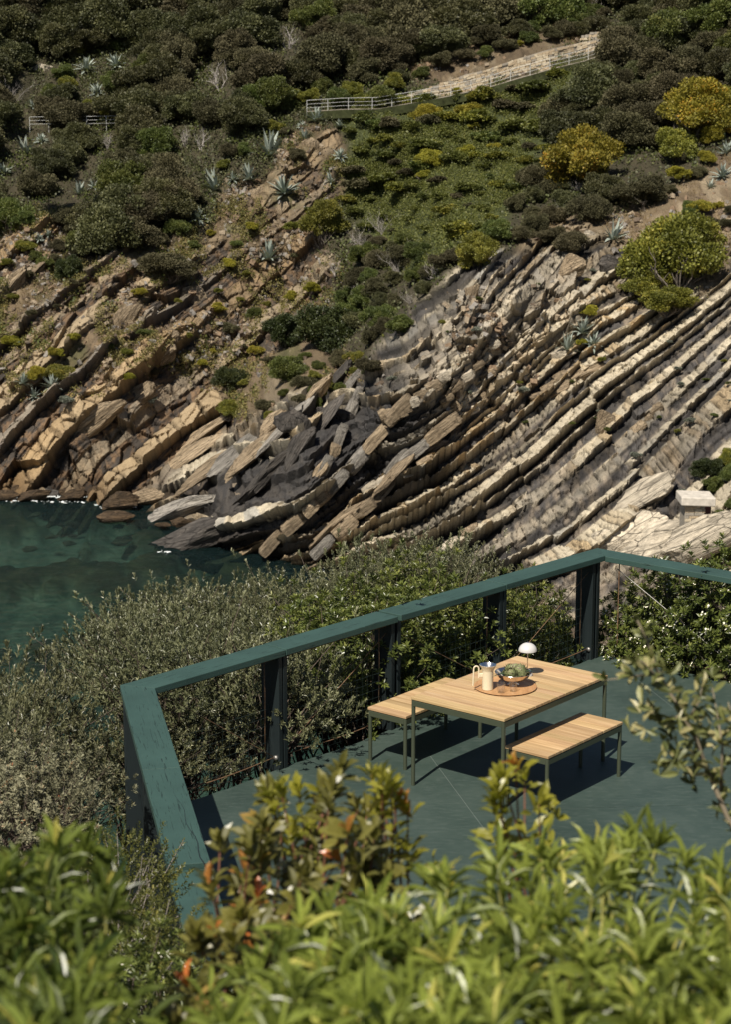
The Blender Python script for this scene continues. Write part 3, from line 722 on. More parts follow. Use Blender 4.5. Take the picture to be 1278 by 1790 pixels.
def artichoke_mesh():
    r = np.random.default_rng(3); Vs_, Fs_, rn = [], [], []; N = 62; n0 = 0
    for i in range(N):
        u = (i+.5)/N; th = i*2.39996; ph = .12+2.0*u                     # from the tip downward
        rad = .034; cen0 = np.array([rad*math.sin(ph)*math.cos(th), rad*math.sin(ph)*math.sin(th), .040+rad*1.05*math.cos(ph)])
        outw = np.array([math.sin(ph)*math.cos(th), math.sin(ph)*math.sin(th), math.cos(ph)]); tang = np.array([-math.cos(ph)*math.cos(th), -math.cos(ph)*math.sin(th), math.sin(ph)])
        side = np.cross(outw, tang); Lb = .034*(.7+.5*u); wb = .026
        for k, (a, b, o) in enumerate([(-.5, 0, 0), (.5, 0, 0), (-.62, .4, .006), (0, .4, .010), (.62, .4, .006), (-.33, .75, .011), (.33, .75, .011), (0, 1.12, .014+.014*u)]):
            Vs_.append(cen0+side*a*wb+tang*(b*Lb-.012)+outw*(o-.002)); rn.append(.15+.3*r.random()+(.5 if b > .7 else 0)*r.random())
        Fs_ += [(n0, n0+1, n0+3, n0+3), (n0, n0+3, n0+2, n0+2), (n0+1, n0+4, n0+3, n0+3), (n0+2, n0+3, n0+5, n0+5), (n0+3, n0+6, n0+5, n0+5), (n0+3, n0+4, n0+6, n0+6), (n0+5, n0+6, n0+7, n0+7)]; n0 += 8
    V_ = np.array(Vs_)*np.array([1, 1, 1.0]); F_ = np.array([f[:3] for f in Fs_])
    V_[:, 2] -= V_[:, 2].min()
    return np_mesh('artichoke', V_, F_, leaf_mat('artichoke_bracts', (.075, .09, .035), (.23, .25, .115), (.13, .065, .075), .05, .6, .3, .02, .2, .72), True, {'rnd': np.array(rn)})
ame = artichoke_mesh()
ARTL = ['purple tinged artichoke at the left end of the heap in the bowl', 'artichoke at the front middle of the heap, above the tumblers', 'artichoke at the front right of the heap in the bowl', 'topmost artichoke in the middle of the heap', 'artichoke at the back left of the heap, behind the leftmost one', 'artichoke at the right end of the heap, nearest the lamp base']
for k, (dx, dy, dz, rx, rz) in enumerate([(-.052, -.012, .058, .5, .3), (.0, -.03, .066, -.4, 1.4), (.055, -.03, .066, .5, 2.6), (.02, .035, .073, .3, 4.0), (-.035, .05, .072, -.4, 5.1), (.075, .03, .076, -.7, .9)]):
    o = link('artichoke', ame, loc=(1.178+dx, 14.935+dy, TRZ+dz), rot=(rx, .5*math.sin(rz*3), rz), scale=1.12)
    tag(o, ARTL[k], 'artichoke', 'artichokes in the bowl')
M_DKLEAF = leaf_mat('artichoke_leaf', (.03, .05, .022), (.05, .075, .03), None, .1, .5)
lm_ = leaf_tri('artichoke_leaf', M_DKLEAF, .13, .05, -.35)
for (dx, dy, rz, rx, lab) in ((-.03, -.035, 1.75, .28, 'dark green leaf drooping over the left rim of the metal bowl'), (.055, .0, -1.25, .35, 'dark green leaf over the right rim of the metal bowl')):
    tag(link('artichoke_leaf', lm_ if rz > 0 else lm_.copy(), loc=(1.178+dx, 14.935+dy, TRZ+.092), rot=(rx, 0, rz)), lab, 'leaf')
lp = at_z(922.3, 1180.5, TZ)
M_WHITE = plain('white_lacquer', (.50, .49, .465), .32, 0, .5, .02, 5)
lamp = thing('table_lamp', 'white dome table lamp on a chrome stem, at the far side of the table', 'lamp', (lp[0], lp[1], TZ))
hs_ = .205
pr = [(.0745*math.cos(a), hs_+.004+.066*math.sin(a)) for a in [math.pi/2*k/14 for k in range(15)]]
autosmooth(link('shade', MB().lathe([(.0725, hs_+.005)]+pr, 48).mesh('shade', M_WHITE), parent=lamp), 40)
autosmooth(link('lower_shade', MB().lathe([(.0715, hs_+.006), (.034, hs_-.002), (.027, hs_-.012), (.012, hs_-.018), (.006, hs_-.019)], 40).mesh('lower_shade', M_WHITE), parent=lamp), 40)
autosmooth(link('finial', MB().lathe([(.007, hs_+.068), (.007, hs_+.073), (.003, hs_+.079), (0, hs_+.08)], 16).mesh('finial', M_CHROME), parent=lamp), 40)
autosmooth(link('stem', MB().tube([(0, 0, .05), (0, 0, hs_-.015)], .0048, 12).mesh('stem', M_CHROME), parent=lamp), 40)
autosmooth(link('base', MB().lathe([(0, 0), (.043, 0), (.0435, .003)]+[(.0435*math.cos(a), .004+.052*math.sin(a)) for a in [math.pi/2*k/10 for k in range(10)]]+[(0, .056)], 40).mesh('base', M_WHITE), parent=lamp), 40)
# ------------------------------------------------------------------ leaf machinery
def unit(v): return v/np.maximum(np.linalg.norm(v, axis=-1, keepdims=True), 1e-9)
T2 = (np.array([(0, 0, 0), (-.5, .5, .06), (.5, .5, .06), (0, 1, 0)]), np.array([(0, 2, 1), (1, 2, 3)]))
T4 = (np.array([(0, 0, 0), (-.42, .35, .08), (.42, .35, .08), (0, .4, -.02), (-.36, .72, .05), (.36, .72, .05), (0, 1, -.06)]), np.array([(0, 3, 1), (0, 2, 3), (1, 3, 4), (3, 2, 5), (3, 5, 6), (3, 6, 4)]))
TL = (np.array([(0, 0, 0), (-.22, .14, .03), (.22, .14, .03), (-.46, .45, .07), (0, .45, -.03), (.46, .45, .07), (-.40, .75, .02), (0, .75, -.07), (.40, .75, .02), (0, 1, -.17)]),
      np.array([(0, 4, 1), (0, 2, 4), (1, 4, 3), (2, 5, 4), (3, 4, 6), (4, 7, 6), (4, 5, 8), (4, 8, 7), (6, 7, 9), (7, 8, 9)]))
def leaves(P, Dv, Uv, L, Wd, T, rnd):
    """P base points, Dv pointing direction, Uv rough normal; returns verts, tris, rnd"""
    Dv = unit(Dv); X = unit(np.cross(Dv, Uv)); Z = np.cross(X, Dv); tv, tf = T; n = len(P); k = len(tv)
    L = np.broadcast_to(L, (n,)); Wd = np.broadcast_to(Wd, (n,))
    V_ = P[:, None]+tv[None, :, 0, None]*X[:, None]*Wd[:, None, None]+tv[None, :, 1, None]*Dv[:, None]*L[:, None, None]+tv[None, :, 2, None]*Z[:, None]*L[:, None, None]
    F_ = tf[None]+(np.arange(n)*k)[:, None, None]
    return V_.reshape(-1, 3), F_.reshape(-1, 3), np.repeat(rnd, k)
def join(parts):
    V_, F_, R_ = [], [], []; n = 0
    for v, f, r in parts: V_.append(v); F_.append(f+n); R_.append(r); n += len(v)
    return np.concatenate(V_), np.concatenate(F_), np.concatenate(R_)
def rvec(r, n): return unit(r.normal(size=(n, 3)))

# ---- crowns for the far slope: lobes of leaf clumps round a twiggy core, about 2 m radius
def crown_mesh(name, seed, nl=16, per=260, leaf=.21, flat=.8, spread=1.0, T=T2, holes=.0):
    r = np.random.default_rng(seed); P, Dv, U, R_ = [], [], [], []
    main = []
    for i in range(8):
        d0 = rvec(r, 1)[0]; d0[2] = abs(d0[2])*1.0-.35*r.random(); main.append((unit(d0)*(.55+.45*r.random()), .45+.4*r.random()))
    main.append((np.array([0, 0, .2]), .8))
    for i in range(nl):
        mc, ms = main[r.integers(0, 9)]; d0 = rvec(r, 1)[0]; d0[2] = d0[2] if d0[2] > -.5 else -d0[2]
        c = (mc+d0*ms*(.75+.35*r.random()))*spread*np.array([1, 1, flat])+np.array([0, 0, 1.2])
        sz = .20+.30*r.random(); n = int(per*sz*sz*7); d = rvec(r, n)
        rad = sz*(.5+.6*r.random(n)); base = c+d*rad[:, None]*np.array([1, 1, .8])
        tone = .5*r.random()
        P.append(base); Dv.append(d+.8*rvec(r, n)+np.array([0, 0, .25])); U.append(d+.8*rvec(r, n)); R_.append(np.clip(.4*r.random(n)+tone+.1, 0, 1))
    P = np.concatenate(P); n = len(P)
    Lr = leaf*(.6+.8*r.random(n))
    v, f, q = leaves(P, np.concatenate(Dv), np.concatenate(U), Lr, Lr*.75, T, np.concatenate(R_))
    return np_mesh(name, v, f, None, False, {'rnd': q})
def twig_mesh(name, seed, n=14, h=1.9, spread=1.3, r0=.06, depth=2, mat=None):
    r = random.Random(seed); m = MB()
    def grow(p, d, L, rad, k):
        pts = [p]; q = p.copy(); dd = d.copy()
        for i in range(3):
            dd = (dd+Vector((r.uniform(-.35, .35), r.uniform(-.35, .35), r.uniform(-.15, .25)))).normalized(); q = q+dd*(L/3); pts.append(q.copy())
        m.tube(pts, [rad, rad*.8, rad*.62, rad*.4], 4, False)
        if k > 0:
            for j in range(r.choice((2, 3))):
                i = r.choice((1, 2, 3)); grow(pts[i], (dd+Vector((r.uniform(-.9, .9), r.uniform(-.9, .9), r.uniform(-.2, .7)))).normalized(), L*r.uniform(.5, .75), rad*.5, k-1)
    for i in range(n):
        th = r.random()*6.283; grow(Vector((0, 0, -.1)), Vector((math.cos(th)*spread*r.uniform(.2, 1), math.sin(th)*spread*r.uniform(.2, 1), 1)).normalized(), h*r.uniform(.6, 1)*.62, r0*r.uniform(.6, 1), depth)
    return m.mesh(name, mat)
M_BARK = plain('grey_bark', (.16, .135, .11), .9, 0, .2, .3, 12); M_PALE = plain('bleached_deadwood', (.33, .30, .27), .9, 0, .2, .25, 10)
L_OAK = leaf_mat('holm_oak_leaves', (.020, .023, .009), (.090, .090, .036), (.14, .135, .06), .15, .55, .3, .04, .5)
L_HEATH = leaf_mat('heath_leaves', (.032, .029, .015), (.092, .083, .042), (.14, .125, .066), .12, .7, .2, .03, .45)
L_GREEN = leaf_mat('mid_green_leaves', (.028, .042, .011), (.105, .122, .030), (.17, .175, .05), .2, .5, .3, .03, .35)
L_LENT = leaf_mat('deep_green_lentisk', (.012, .021, .007), (.046, .058, .016), (.08, .09, .026), .14, .5, .35, .02, .25)
L_SPURGE = leaf_mat('yellow_green_spurge', (.085, .09, .014), (.31, .275, .035), (.42, .35, .05), .22, .55, .25, .02, .25)
L_AMBER = leaf_mat('amber_spurge', (.07, .08, .013), (.27, .235, .03), (.40, .25, .03), .2, .55, .25, .03, .3)
L_OLIVEG = leaf_mat('olive_green_bush', (.050, .060, .012), (.185, .18, .03), (.28, .24, .04), .18, .5, .3, .02, .25)
L_SILVER = leaf_mat('silver_grey_herb', (.09, .10, .075), (.20, .21, .165), None, .1, .7, .2, .02, .2)
L_CREEP = leaf_mat('creeper_leaves', (.036, .044, .010), (.135, .145, .034), (.21, .205, .06), .22, .5, .3, .0, .0)
L_PEAR = leaf_mat('dusty_yellow_succulent', (.07, .065, .02), (.19, .165, .055), (.29, .21, .07), .12, .6, .25, .0, .0)
L_DRY = leaf_mat('dry_grass', (.10, .07, .035), (.22, .165, .085), None, .15, .8, .1, .0, .0)
CROWN = [crown_mesh('crown', 400+i, nl=(84, 70, 96, 78)[i % 4], per=(520, 560, 470, 520)[i % 4], leaf=.09, flat=(.95, 1.1, .85, 1.0)[i % 4]) for i in range(6)]
FINE = [crown_mesh('crown', 420+i, nl=34, per=160, leaf=.24, flat=.8) for i in range(3)]
TWIGS = [twig_mesh('branches', 430+i, mat=M_BARK) for i in range(3)]
MDESC = dict({L_OAK: 'dark evergreen', L_HEATH: 'greyish brown', L_GREEN: 'mid green', L_LENT: 'deep green', L_SPURGE: 'yellow', L_AMBER: 'amber', L_OLIVEG: 'olive green', L_SILVER: 'silvery', L_CREEP: 'leafy green'})
def mat_obj(o, m):
    o.material_slots[0].link = 'OBJECT'; o.material_slots[0].material = m
for me in CROWN+FINE: me.materials.append(L_OAK)
_nb = [0]
MARKS_FAR = [(130, 213, 'far left railing'), (470, 265, 'largest agave'), (178, 115, 'upper left agave pair'), (383, 140, 'pale dead tree'), (540, 190, 'left end of the path railing'), (850, 140, 'stone wall'), (1045, 72, 'broken parapet'), (1010, 305, 'amber bush'), (1165, 450, 'biggest bright bush'), (1215, 205, 'gold bush on the right edge'),
    (22, 390, 'green bush at the left edge'), (126, 475, 'dark conical bush'), (300, 470, 'low wide brown bush'), (582, 592, 'big dark gully shrub'), (404, 668, 'smooth small dark shrub'), (562, 395, 'tall olive bush'), (752, 285, 'middle spurge of the green slope'), (832, 455, 'bright crest bush'), (468, 446, 'pale agave'), (1000, 590, 'agave cluster on the rock shelf'), (80, 665, 'lower left agaves'), (1217, 895, 'stone hut'), (505, 75, 'pale dead branches'), (20, 170, 'grey leafless shrub at the left edge'), (815, 45, 'round grey leafless shrub'), (375, 325, 'spiky agave'), (355, 935, 'pointed sea slab'), (700, 465, 'wide bare shrub'), (0, 0, 'top left corner of the photo'), (1278, 0, 'top right corner of the photo'), (640, 0, 'middle of the top edge')]
MARKS_NEAR = [(240, 1200, 'railing corner'), (490, 1150, 'first post pair'), (690, 1080, 'second post pair'), (865, 1025, 'third post pair'), (1050, 965, 'apex of the railing'), (1278, 1010, 'right end of the railing'), (0, 1110, 'left edge of the sea'), (450, 960, 'rock foot at the water'), (290, 1510, 'lower end of the railing')]
USED = set()
def near_label(desc, px, py, marks=None):
    ms = sorted(marks or MARKS_FAR, key=lambda k: (k[0]-px)**2+(k[1]-py)**2)
    for m in ms[:6]:
        s_ = _near(desc, px, py, m)
        if s_ not in USED and len(s_.split()) <= 16: USED.add(s_); return s_
    return _near(desc, px, py, ms[0])
def _near(desc, px, py, m):
    dx, dy = px-m[0], py-m[1]; d = math.hypot(dx, dy); a = math.degrees(math.atan2(-dy, dx)) % 360
    w = ('right of', 'up right of', 'above', 'up left of', 'left of', 'down left of', 'below', 'down right of')[int(((a+22.5) % 360)//45)]
    q = 'right beside the' if d < 22 else ('just ' if d < 50 else 'a little ' if d < 85 else 'some way ' if d < 130 else 'far ')+w+' the'
    return desc+' '+q+' '+m[2]

def bush(px, py, wpx, mat, label, name='shrub', cat='shrub', group=None, fine=False, tall=1.0, twig=False, sink=.25, simple=False):
    """a shrub whose middle shows at column px, row py and which is wpx wide in the photograph"""
    p = hit(px, py); _, _, d = to_px(*p); rad = wpx/2*d/FPX; sc = rad/1.62
    me = (FINE if fine else CROWN)[_nb[0] % (3 if fine else 6)]; _nb[0] += 1
    dz = 1.18*sc*tall; base = (p[0], p[1]-min(.75*rad, 3.0), p[2]-dz)
    rz = random.random()*6.28; k = (sc*random.uniform(.88, 1.15), sc*random.uniform(.9, 1.1), sc*tall)
    if simple:
        o = link(name, me, loc=base, rot=(0, 0, rz), scale=k); mat_obj(o, mat); return tag(o, label, cat, group)
    t = thing(name, label, cat, base, group, rz); t.scale = k
    o = link('crown', me, parent=t); mat_obj(o, mat)
    link('branches', TWIGS[_nb[0] % 3], parent=t)
    return t
# ------------------------------------------------------------------ plants of the far slope, one by one
B = bush
# yellow and amber spurges
SPG = 'spurge bushes on the far slope'
B(1165, 458, 178, L_OLIVEG, 'large rounded yellow-green bush on the bare rock shelf, biggest of the bright bushes', tall=1.05)
B(1010, 308, 168, L_AMBER, 'large amber and gold bush below the dark right hand thicket', 'spurge_bush', 'bush', tall=.9)
B(940, 320, 70, L_HEATH, 'grey-brown heath clump on the left flank of the amber bush')
B(1212, 212, 150, L_AMBER, 'gold and green bush at the right edge, above the amber one', 'spurge_bush', 'bush', tall=.9)
B(1262, 195, 100, L_AMBER, 'orange tinted bush cut by the right edge of the photo, beside a gold one', 'spurge_bush', 'bush')
B(1245, 243, 46, L_SPURGE, 'bright yellow spurge at the foot of the gold bush on the right edge', 'spurge_bush', 'bush')
B(1185, 265, 90, L_OLIVEG, 'yellow-green bush under the gold bush on the right')
B(1183, 308, 52, L_SPURGE, 'flat bright yellow spurge on the bare soil right of the dark round shrub', 'spurge_bush', 'bush', tall=.6)
B(1218, 365, 50, L_SPURGE, 'pale yellow spurge on stony soil above the biggest bright bush', 'spurge_bush', 'bush', tall=.7)
for px, py, w, lab in ((745, 204, 46, 'yellow spurge mound left of its pair in the green slope under the path'), (822, 198, 48, 'yellow spurge mound right of its pair in the green slope under the path'),
        (750, 285, 52, 'biggest yellow spurge in the middle of the green creeper slope'), (738, 308, 26, 'small yellow tuft hanging below the spurge of the green slope'),
        (816, 267, 28, 'small round spurge right of the middle spurge on the creeper slope'), (865, 258, 20, 'tiny pale yellow spurge, rightmost on the creeper slope'),
        (757, 253, 18, 'tiny yellow spurge just above the middle one on the creeper slope'), (769, 162, 22, 'small yellow spurge against the foot of the path railing'),
        (800, 161, 17, 'small yellow tuft beside another at the railing foot'), (640, 205, 22, 'small yellow spurge at the left edge of the green slope under the railing'),
        (829, 224, 18, 'little yellow tuft beneath the right spurge mound'), (912, 17, 22, 'yellow shrub on the terraces above the stone wall'),
        (908, 79, 16, 'tiny yellow bush beside the upper end of the stone wall'), (803, 78, 18, 'small yellow bush on the brown bank above the wall'), (720, 78, 32, 'yellow-green shrub on the bank left above the stone wall')):
    B(px, py, w*1.15, L_SPURGE, lab, 'spurge_bush', 'bush', SPG, tall=.75)
# named green shrubs
B(562, 395, 92, L_OLIVEG, 'tall olive-green bush left of the bare grey shrubs in the middle of the slope', tall=1.15)
B(832, 455, 92, L_OLIVEG, 'bright green bush on the crest of the right hand rock headland', tall=.95)
B(868, 410, 66, L_GREEN, 'green bush just above the bright one on the headland crest')
B(22, 390, 82, L_GREEN, 'rounded green bush at the left edge above the pale rock')
B(126, 475, 52, L_LENT, 'dark conical bush alone on the left hand slope', tall=1.35)
B(582, 592, 118, L_LENT, 'big dark green shrub in the gully left of the rock headland', tall=1.0)
B(612, 560, 70, L_GREEN, 'green shrub rising behind the big dark shrub of the gully')
B(497, 590, 82, L_LENT, 'dark green round shrub, left neighbour of the gully shrub')
B(404, 668, 62, L_LENT, 'small dark green shrub with smooth outline above the lower left slabs', tall=1.1)
B(400, 718, 52, L_OLIVEG, 'yellowish shrub hugging the foot of the small dark shrub', tall=.8)
B(642, 640, 56, L_HEATH, 'grey-green cushion at the top of the dark headland slab', tall=.7)
B(300, 470, 98, L_HEATH, 'low wide brownish bush over the cleft of the left slope', tall=.6)
B(300, 462, 70, L_GREEN, 'thin green bush growing out of the low brownish one', tall=.5)
B(1118, 350, 92, L_HEATH, 'dark grey-brown round shrub between the amber bush and the biggest bright bush', tall=.85)
B(110, 655, 66, L_OLIVEG, 'low olive bush among agaves on the lower left rocks', tall=.7)
B(65, 655, 40, L_SPURGE, 'small yellowish bush beside the lower left agaves', tall=.8); B(95, 617, 26, L_SPURGE, 'tiny bright yellow bush above the lower left agaves')
B(510, 655, 70, L_GREEN, 'loose green shrub under the gully shrubs, left of the headland'); B(545, 505, 34, L_SPURGE, 'pale yellow-green shrub in the middle of the rusty soil', tall=.9)
B(700, 575, 46, L_GREEN, 'thin green shrub on the shaded rim of the headland'); B(665, 560, 66, L_GREEN, 'green shrub in the gully just left of the headland rim')
B(1030, 545, 34, L_SPURGE, 'yellow-green herb clump above the agaves on the rock shelf', tall=.7); B(1015, 598, 26, L_SPURGE, 'yellow herb between the agaves on the rock shelf', tall=.6)
for px, py, w, lab in ((835, 577, 15, 'silver herb tuft high on the rock headland'), (915, 682, 18, 'silver herb tuft in the middle of the rock headland'), (1110, 795, 18, 'silver herb tuft on a pale rock band at the right'), (820, 685, 16, 'silver herb tuft on the left part of the rock headland'), (1205, 735, 16, 'silver herb tuft on the right hand rock bands'), (685, 662, 15, 'silver herb tuft at the dark rim of the headland'), (120, 700, 24, 'silver herb cushion under the lower left agaves'), (262, 700, 22, 'silver herb cushion on the slab of the left cove'), (1190, 858, 12, 'silver herb tuft on the smooth pale rock near the stone hut')):
    B(px, py, w*1.2, L_SILVER, lab, 'herb_tuft', 'herb', 'silver herbs on the rocks', fine=True, tall=.7)
B(1200, 420, 110, L_OLIVEG, 'upper right lobe of yellow-green bush growing against the biggest bright bush', tall=.9); B(1130, 500, 90, L_OLIVEG, 'lower yellow-green bush growing into the foot of the biggest bright bush', tall=.8)
B(1160, 525, 110, L_OLIVEG, 'low yellow-green bush under the stems of the biggest bright bush', tall=.6)
# dark scrub of the upper slope
SCR = [(-400,-60),(1500,-60),(1500,110),(1120,90),(1075,70),(1000,45),(905,35),(800,60),(700,110),(690,160),(600,165),(530,180),(500,215),(420,235),(330,330),(230,420),(170,430),(150,360),(60,330),(-60,380),(-400,400)]
RT = [(1090,70),(1500,60),(1500,160),(1278,140),(1180,190),(1130,240),(1020,250),(960,260),(985,190),(1040,130)]
RD = [(880,380),(930,300),(1000,330),(1080,360),(1100,400),(1000,440),(900,435)]
def inside(p, poly): return float(poly_sd(np.array([p[0]]), np.array([p[1]]), poly)[0])
AGL = [(470, 265, 66, 'largest blue-grey agave at the lower edge of the dark thicket'), (375, 325, 52, 'spiky blue-grey agave down left of the largest one'), (498, 332, 48, 'fan shaped agave on rusty rock below the largest one'), (434, 308, 40, 'agave half hidden between two bigger ones'), (408, 312, 22, 'small agave squeezed left of the half hidden one'),
        (552, 207, 38, 'agave right under the left end of the path railing'), (531, 241, 30, 'agave on a rock knob, second below the railing end'), (526, 220, 16, 'tiny agave between the two under the railing end'), (595, 219, 20, 'small agave right of the railing end group'), (593, 272, 24, 'drooping agave on the left border of the green slope'), (580, 315, 28, 'lone agave on the rusty rock at the edge of the green slope'),
        (468, 446, 52, 'pale agave in the middle of the yellowish slope'), (346, 379, 30, 'small dark agave under the spiky one on the left'), (46, 262, 42, 'agave in the dark scrub near the left edge, under the railing'), (72, 245, 22, 'small agave touching the one near the left edge'), (137, 335, 34, 'agave on the left slope between two dark shrubs'), (166, 325, 24, 'straggly agave right of the left slope agave'),
        (150, 118, 34, 'upper left agave, left of a pair among leafy shrubs'), (205, 112, 34, 'upper left agave, right of a pair among leafy shrubs'), (60, 185, 20, 'small agave by the left end of the far railing'), (85, 410, 18, 'tiny agave on the left soil bank'), (70, 416, 16, 'tiny agave lowest on the left soil bank'),
        (1069, 412, 52, 'big upright agave at the left foot of the biggest bright bush'), (1262, 305, 36, 'agave on stony soil at the right edge, lower of two'), (1268, 265, 34, 'agave at the right edge, upper of two'), (1240, 325, 24, 'small agave left of the two at the right edge'), (1015, 575, 42, 'agave topmost in the cluster on the rock shelf'), (990, 605, 44, 'spreading agave lowest in the cluster on the rock shelf'), (1035, 598, 34, 'agave rightmost in the cluster on the rock shelf'),
        (92, 672, 36, 'agave in front of the olive bush on the lower left rocks'), (40, 665, 30, 'agave leftmost on the lower left rocks'), (62, 690, 26, 'agave lowest on the lower left rocks'), (10, 300, 30, 'pale agave cut by the left edge of the photo'), (170, 160, 26, 'agave under the upper left pair')]
pts = []
FIX = [(a_[0], a_[1], a_[2]*.9) for a_ in AGL]+[(383, 140, 40), (352, 250, 40), (325, 245, 30), (505, 75, 40), (190, 250, 20), (75, 125, 36)]
def fill(poly, n, wlo, whi, mats, label, group, gap=.5, name='shrub', avoid=(), tallr=(.75, 1.15), cat='shrub', fine=False):
    xs_ = [p[0] for p in poly]; ys_ = [p[1] for p in poly]; k = 0; tries = 0
    out = []
    while k < n and tries < n*60:
        tries += 1; q = (random.uniform(max(-90, min(xs_)), min(1370, max(xs_))), random.uniform(max(-40, min(ys_)), max(ys_)))
        w = random.uniform(wlo, whi)
        if inside(q, poly) < -6 or any((q[0]-a)**2+(q[1]-b)**2 < (gap*(w+c)/2)**2 for a, b, c in pts): continue
        if any((q[0]-a)**2+(q[1]-b-.12*w)**2 < (.92*(w+c)/2)**2 for a, b, c in FIX): continue
        if any(inside(q, a) > -w*.42 for a in avoid): continue
        pts.append((*q, w)); out.append((*q, w)); k += 1
    for q in sorted(out, key=lambda t: t[1]):
        m_ = random.choice(mats); rel = (q[2]-wlo)/(whi-wlo); lab_ = near_label(('small ' if rel < .3 else 'large ' if rel > .7 else 'middling ')+MDESC[m_]+' '+{'tufted_plant': 'tuft', 'creeper_hummock': 'creeper hummock', 'herb_tuft': 'herb tuft'}.get(name, 'shrub'), q[0], q[1])
        nm_, ct_ = (('heath_shrub', 'heath') if name == 'shrub' and m_ is L_HEATH else (name, cat))
        B(q[0], q[1], q[2], m_, lab_, nm_, ct_, group, simple=True, tall=random.uniform(*tallr), fine=fine)
PATHV = [(520, 182), (700, 160), (860, 110), (1075, 60), (1080, 100), (960, 140), (860, 165), (700, 198), (520, 205)]; PATHL = [(40, 203), (205, 200), (205, 228), (40, 232)]
fill(SCR, 225, 74, 150, [L_OAK]*5+[L_HEATH]*3+[L_GREEN], 'dark evergreen shrub, one of the crowded thicket covering the upper slope', 'dark shrubs of the upper slope', .27, avoid=(PATHV,))
fill([(-60,-40),(330,-40),(300,120),(200,90),(60,120),(-60,160)], 12, 90, 140, [L_OAK], '', 'taller dark trees at the top left', .5, tallr=(1.3, 1.6), name='evergreen_tree', cat='tree')
fill([(330,-40),(700,-40),(690,110),(480,130),(330,160)], 9, 90, 130, [L_OAK, L_HEATH], '', 'taller dark trees along the top edge', .5, tallr=(1.2, 1.5), name='evergreen_tree', cat='tree')
fill(RT, 44, 60, 125, [L_OAK]*3+[L_HEATH]*4, 'dark brownish shrub, one of the thicket on the right above the amber bush', 'dark shrubs of the right hand thicket', .38)
fill(RD, 14, 45, 80, [L_HEATH]*3+[L_OAK], 'grey-brown shrub, one of the clump at the foot of the amber bush', 'shrubs below the amber bush', .45)
fill([(500, 130), (690, 130), (690, 175), (600, 180), (510, 195)], 9, 40, 66, [L_OLIVEG, L_GREEN], 'leafy yellow-green shrub, one of the row above the left end of the path railing', 'green shrubs behind the path railing', .5)
fill([(130, 100), (215, 85), (240, 150), (200, 200), (110, 200), (70, 180)], 8, 34, 56, [L_OLIVEG, L_GREEN], 'leafy green shrub, one of the patch around the upper left agaves', 'green shrubs round the upper left agaves', .5)
fill([(600, 430), (720, 400), (790, 440), (760, 490), (700, 560), (640, 600), (600, 520)], 22, 34, 70, [L_HEATH]*2+[L_OAK, L_GREEN], 'brownish shrub, one of the tangle between the creeper slope and the headland', 'tangled shrubs in the gully', .5)
fill([(60, 330), (170, 350), (170, 440), (90, 470), (40, 430)], 10, 26, 52, [L_GREEN, L_OLIVEG, L_HEATH], 'small green shrub, one of the scatter on the left hand slope', 'small shrubs of the left slope', .6)
fill([(0, 430), (180, 450), (330, 420), (470, 330), (600, 330), (560, 520), (500, 700), (330, 640), (200, 690), (0, 660)], 46, 14, 34, [L_OLIVEG, L_SPURGE, L_GREEN, L_HEATH], 'small tufted shrub, one of many dotted over the rusty soil of the cove', 'tufts on the rusty slope', .9, tallr=(.6, .9), name='tufted_plant', cat='tuft')
fill([(430, 240), (540, 215), (500, 300), (400, 330), (330, 400), (230, 430), (330, 330)], 18, 26, 48, [L_GREEN, L_OLIVEG, L_HEATH], 'small green shrub, one of the fringe along the lower edge of the dark thicket', 'shrubs fringing the thicket', .6)
fill([(760, 20), (1060, 10), (1060, 60), (900, 50), (800, 80), (720, 100), (690, 60)], 30, 34, 70, [L_HEATH]*2+[L_GREEN, L_OAK], 'greyish shrub, one of those on the terraces above the stone wall', 'shrubs on the terraces above the wall', .42)
fill([(1180, 270), (1278, 250), (1278, 420), (1240, 400), (1150, 330)], 9, 22, 40, [L_GREEN, L_SPURGE, L_HEATH], 'small shrub, one of the scatter on the stony soil at the right', 'small shrubs on the right hand soil', .7)
fill([(1240, 800), (1300, 790), (1300, 1000), (1240, 960), (1225, 890)], 12, 26, 60, [L_GREEN, L_GREEN, L_OLIVEG, L_LENT], 'green shrub, one of the group beside the stone hut at the right edge', 'shrubs beside the stone hut', .5)
fill([(700, 470), (900, 450), (1060, 460), (1270, 560), (1278, 760), (1000, 760), (760, 700)], 26, 8, 17, [L_SILVER, L_GREEN, L_OLIVEG, L_GREEN], 'small herb tuft, one of many sprouting between the rock bands', 'herb tufts between the rock bands', 1.2, tallr=(.5, .8), name='herb_tuft', cat='herb')

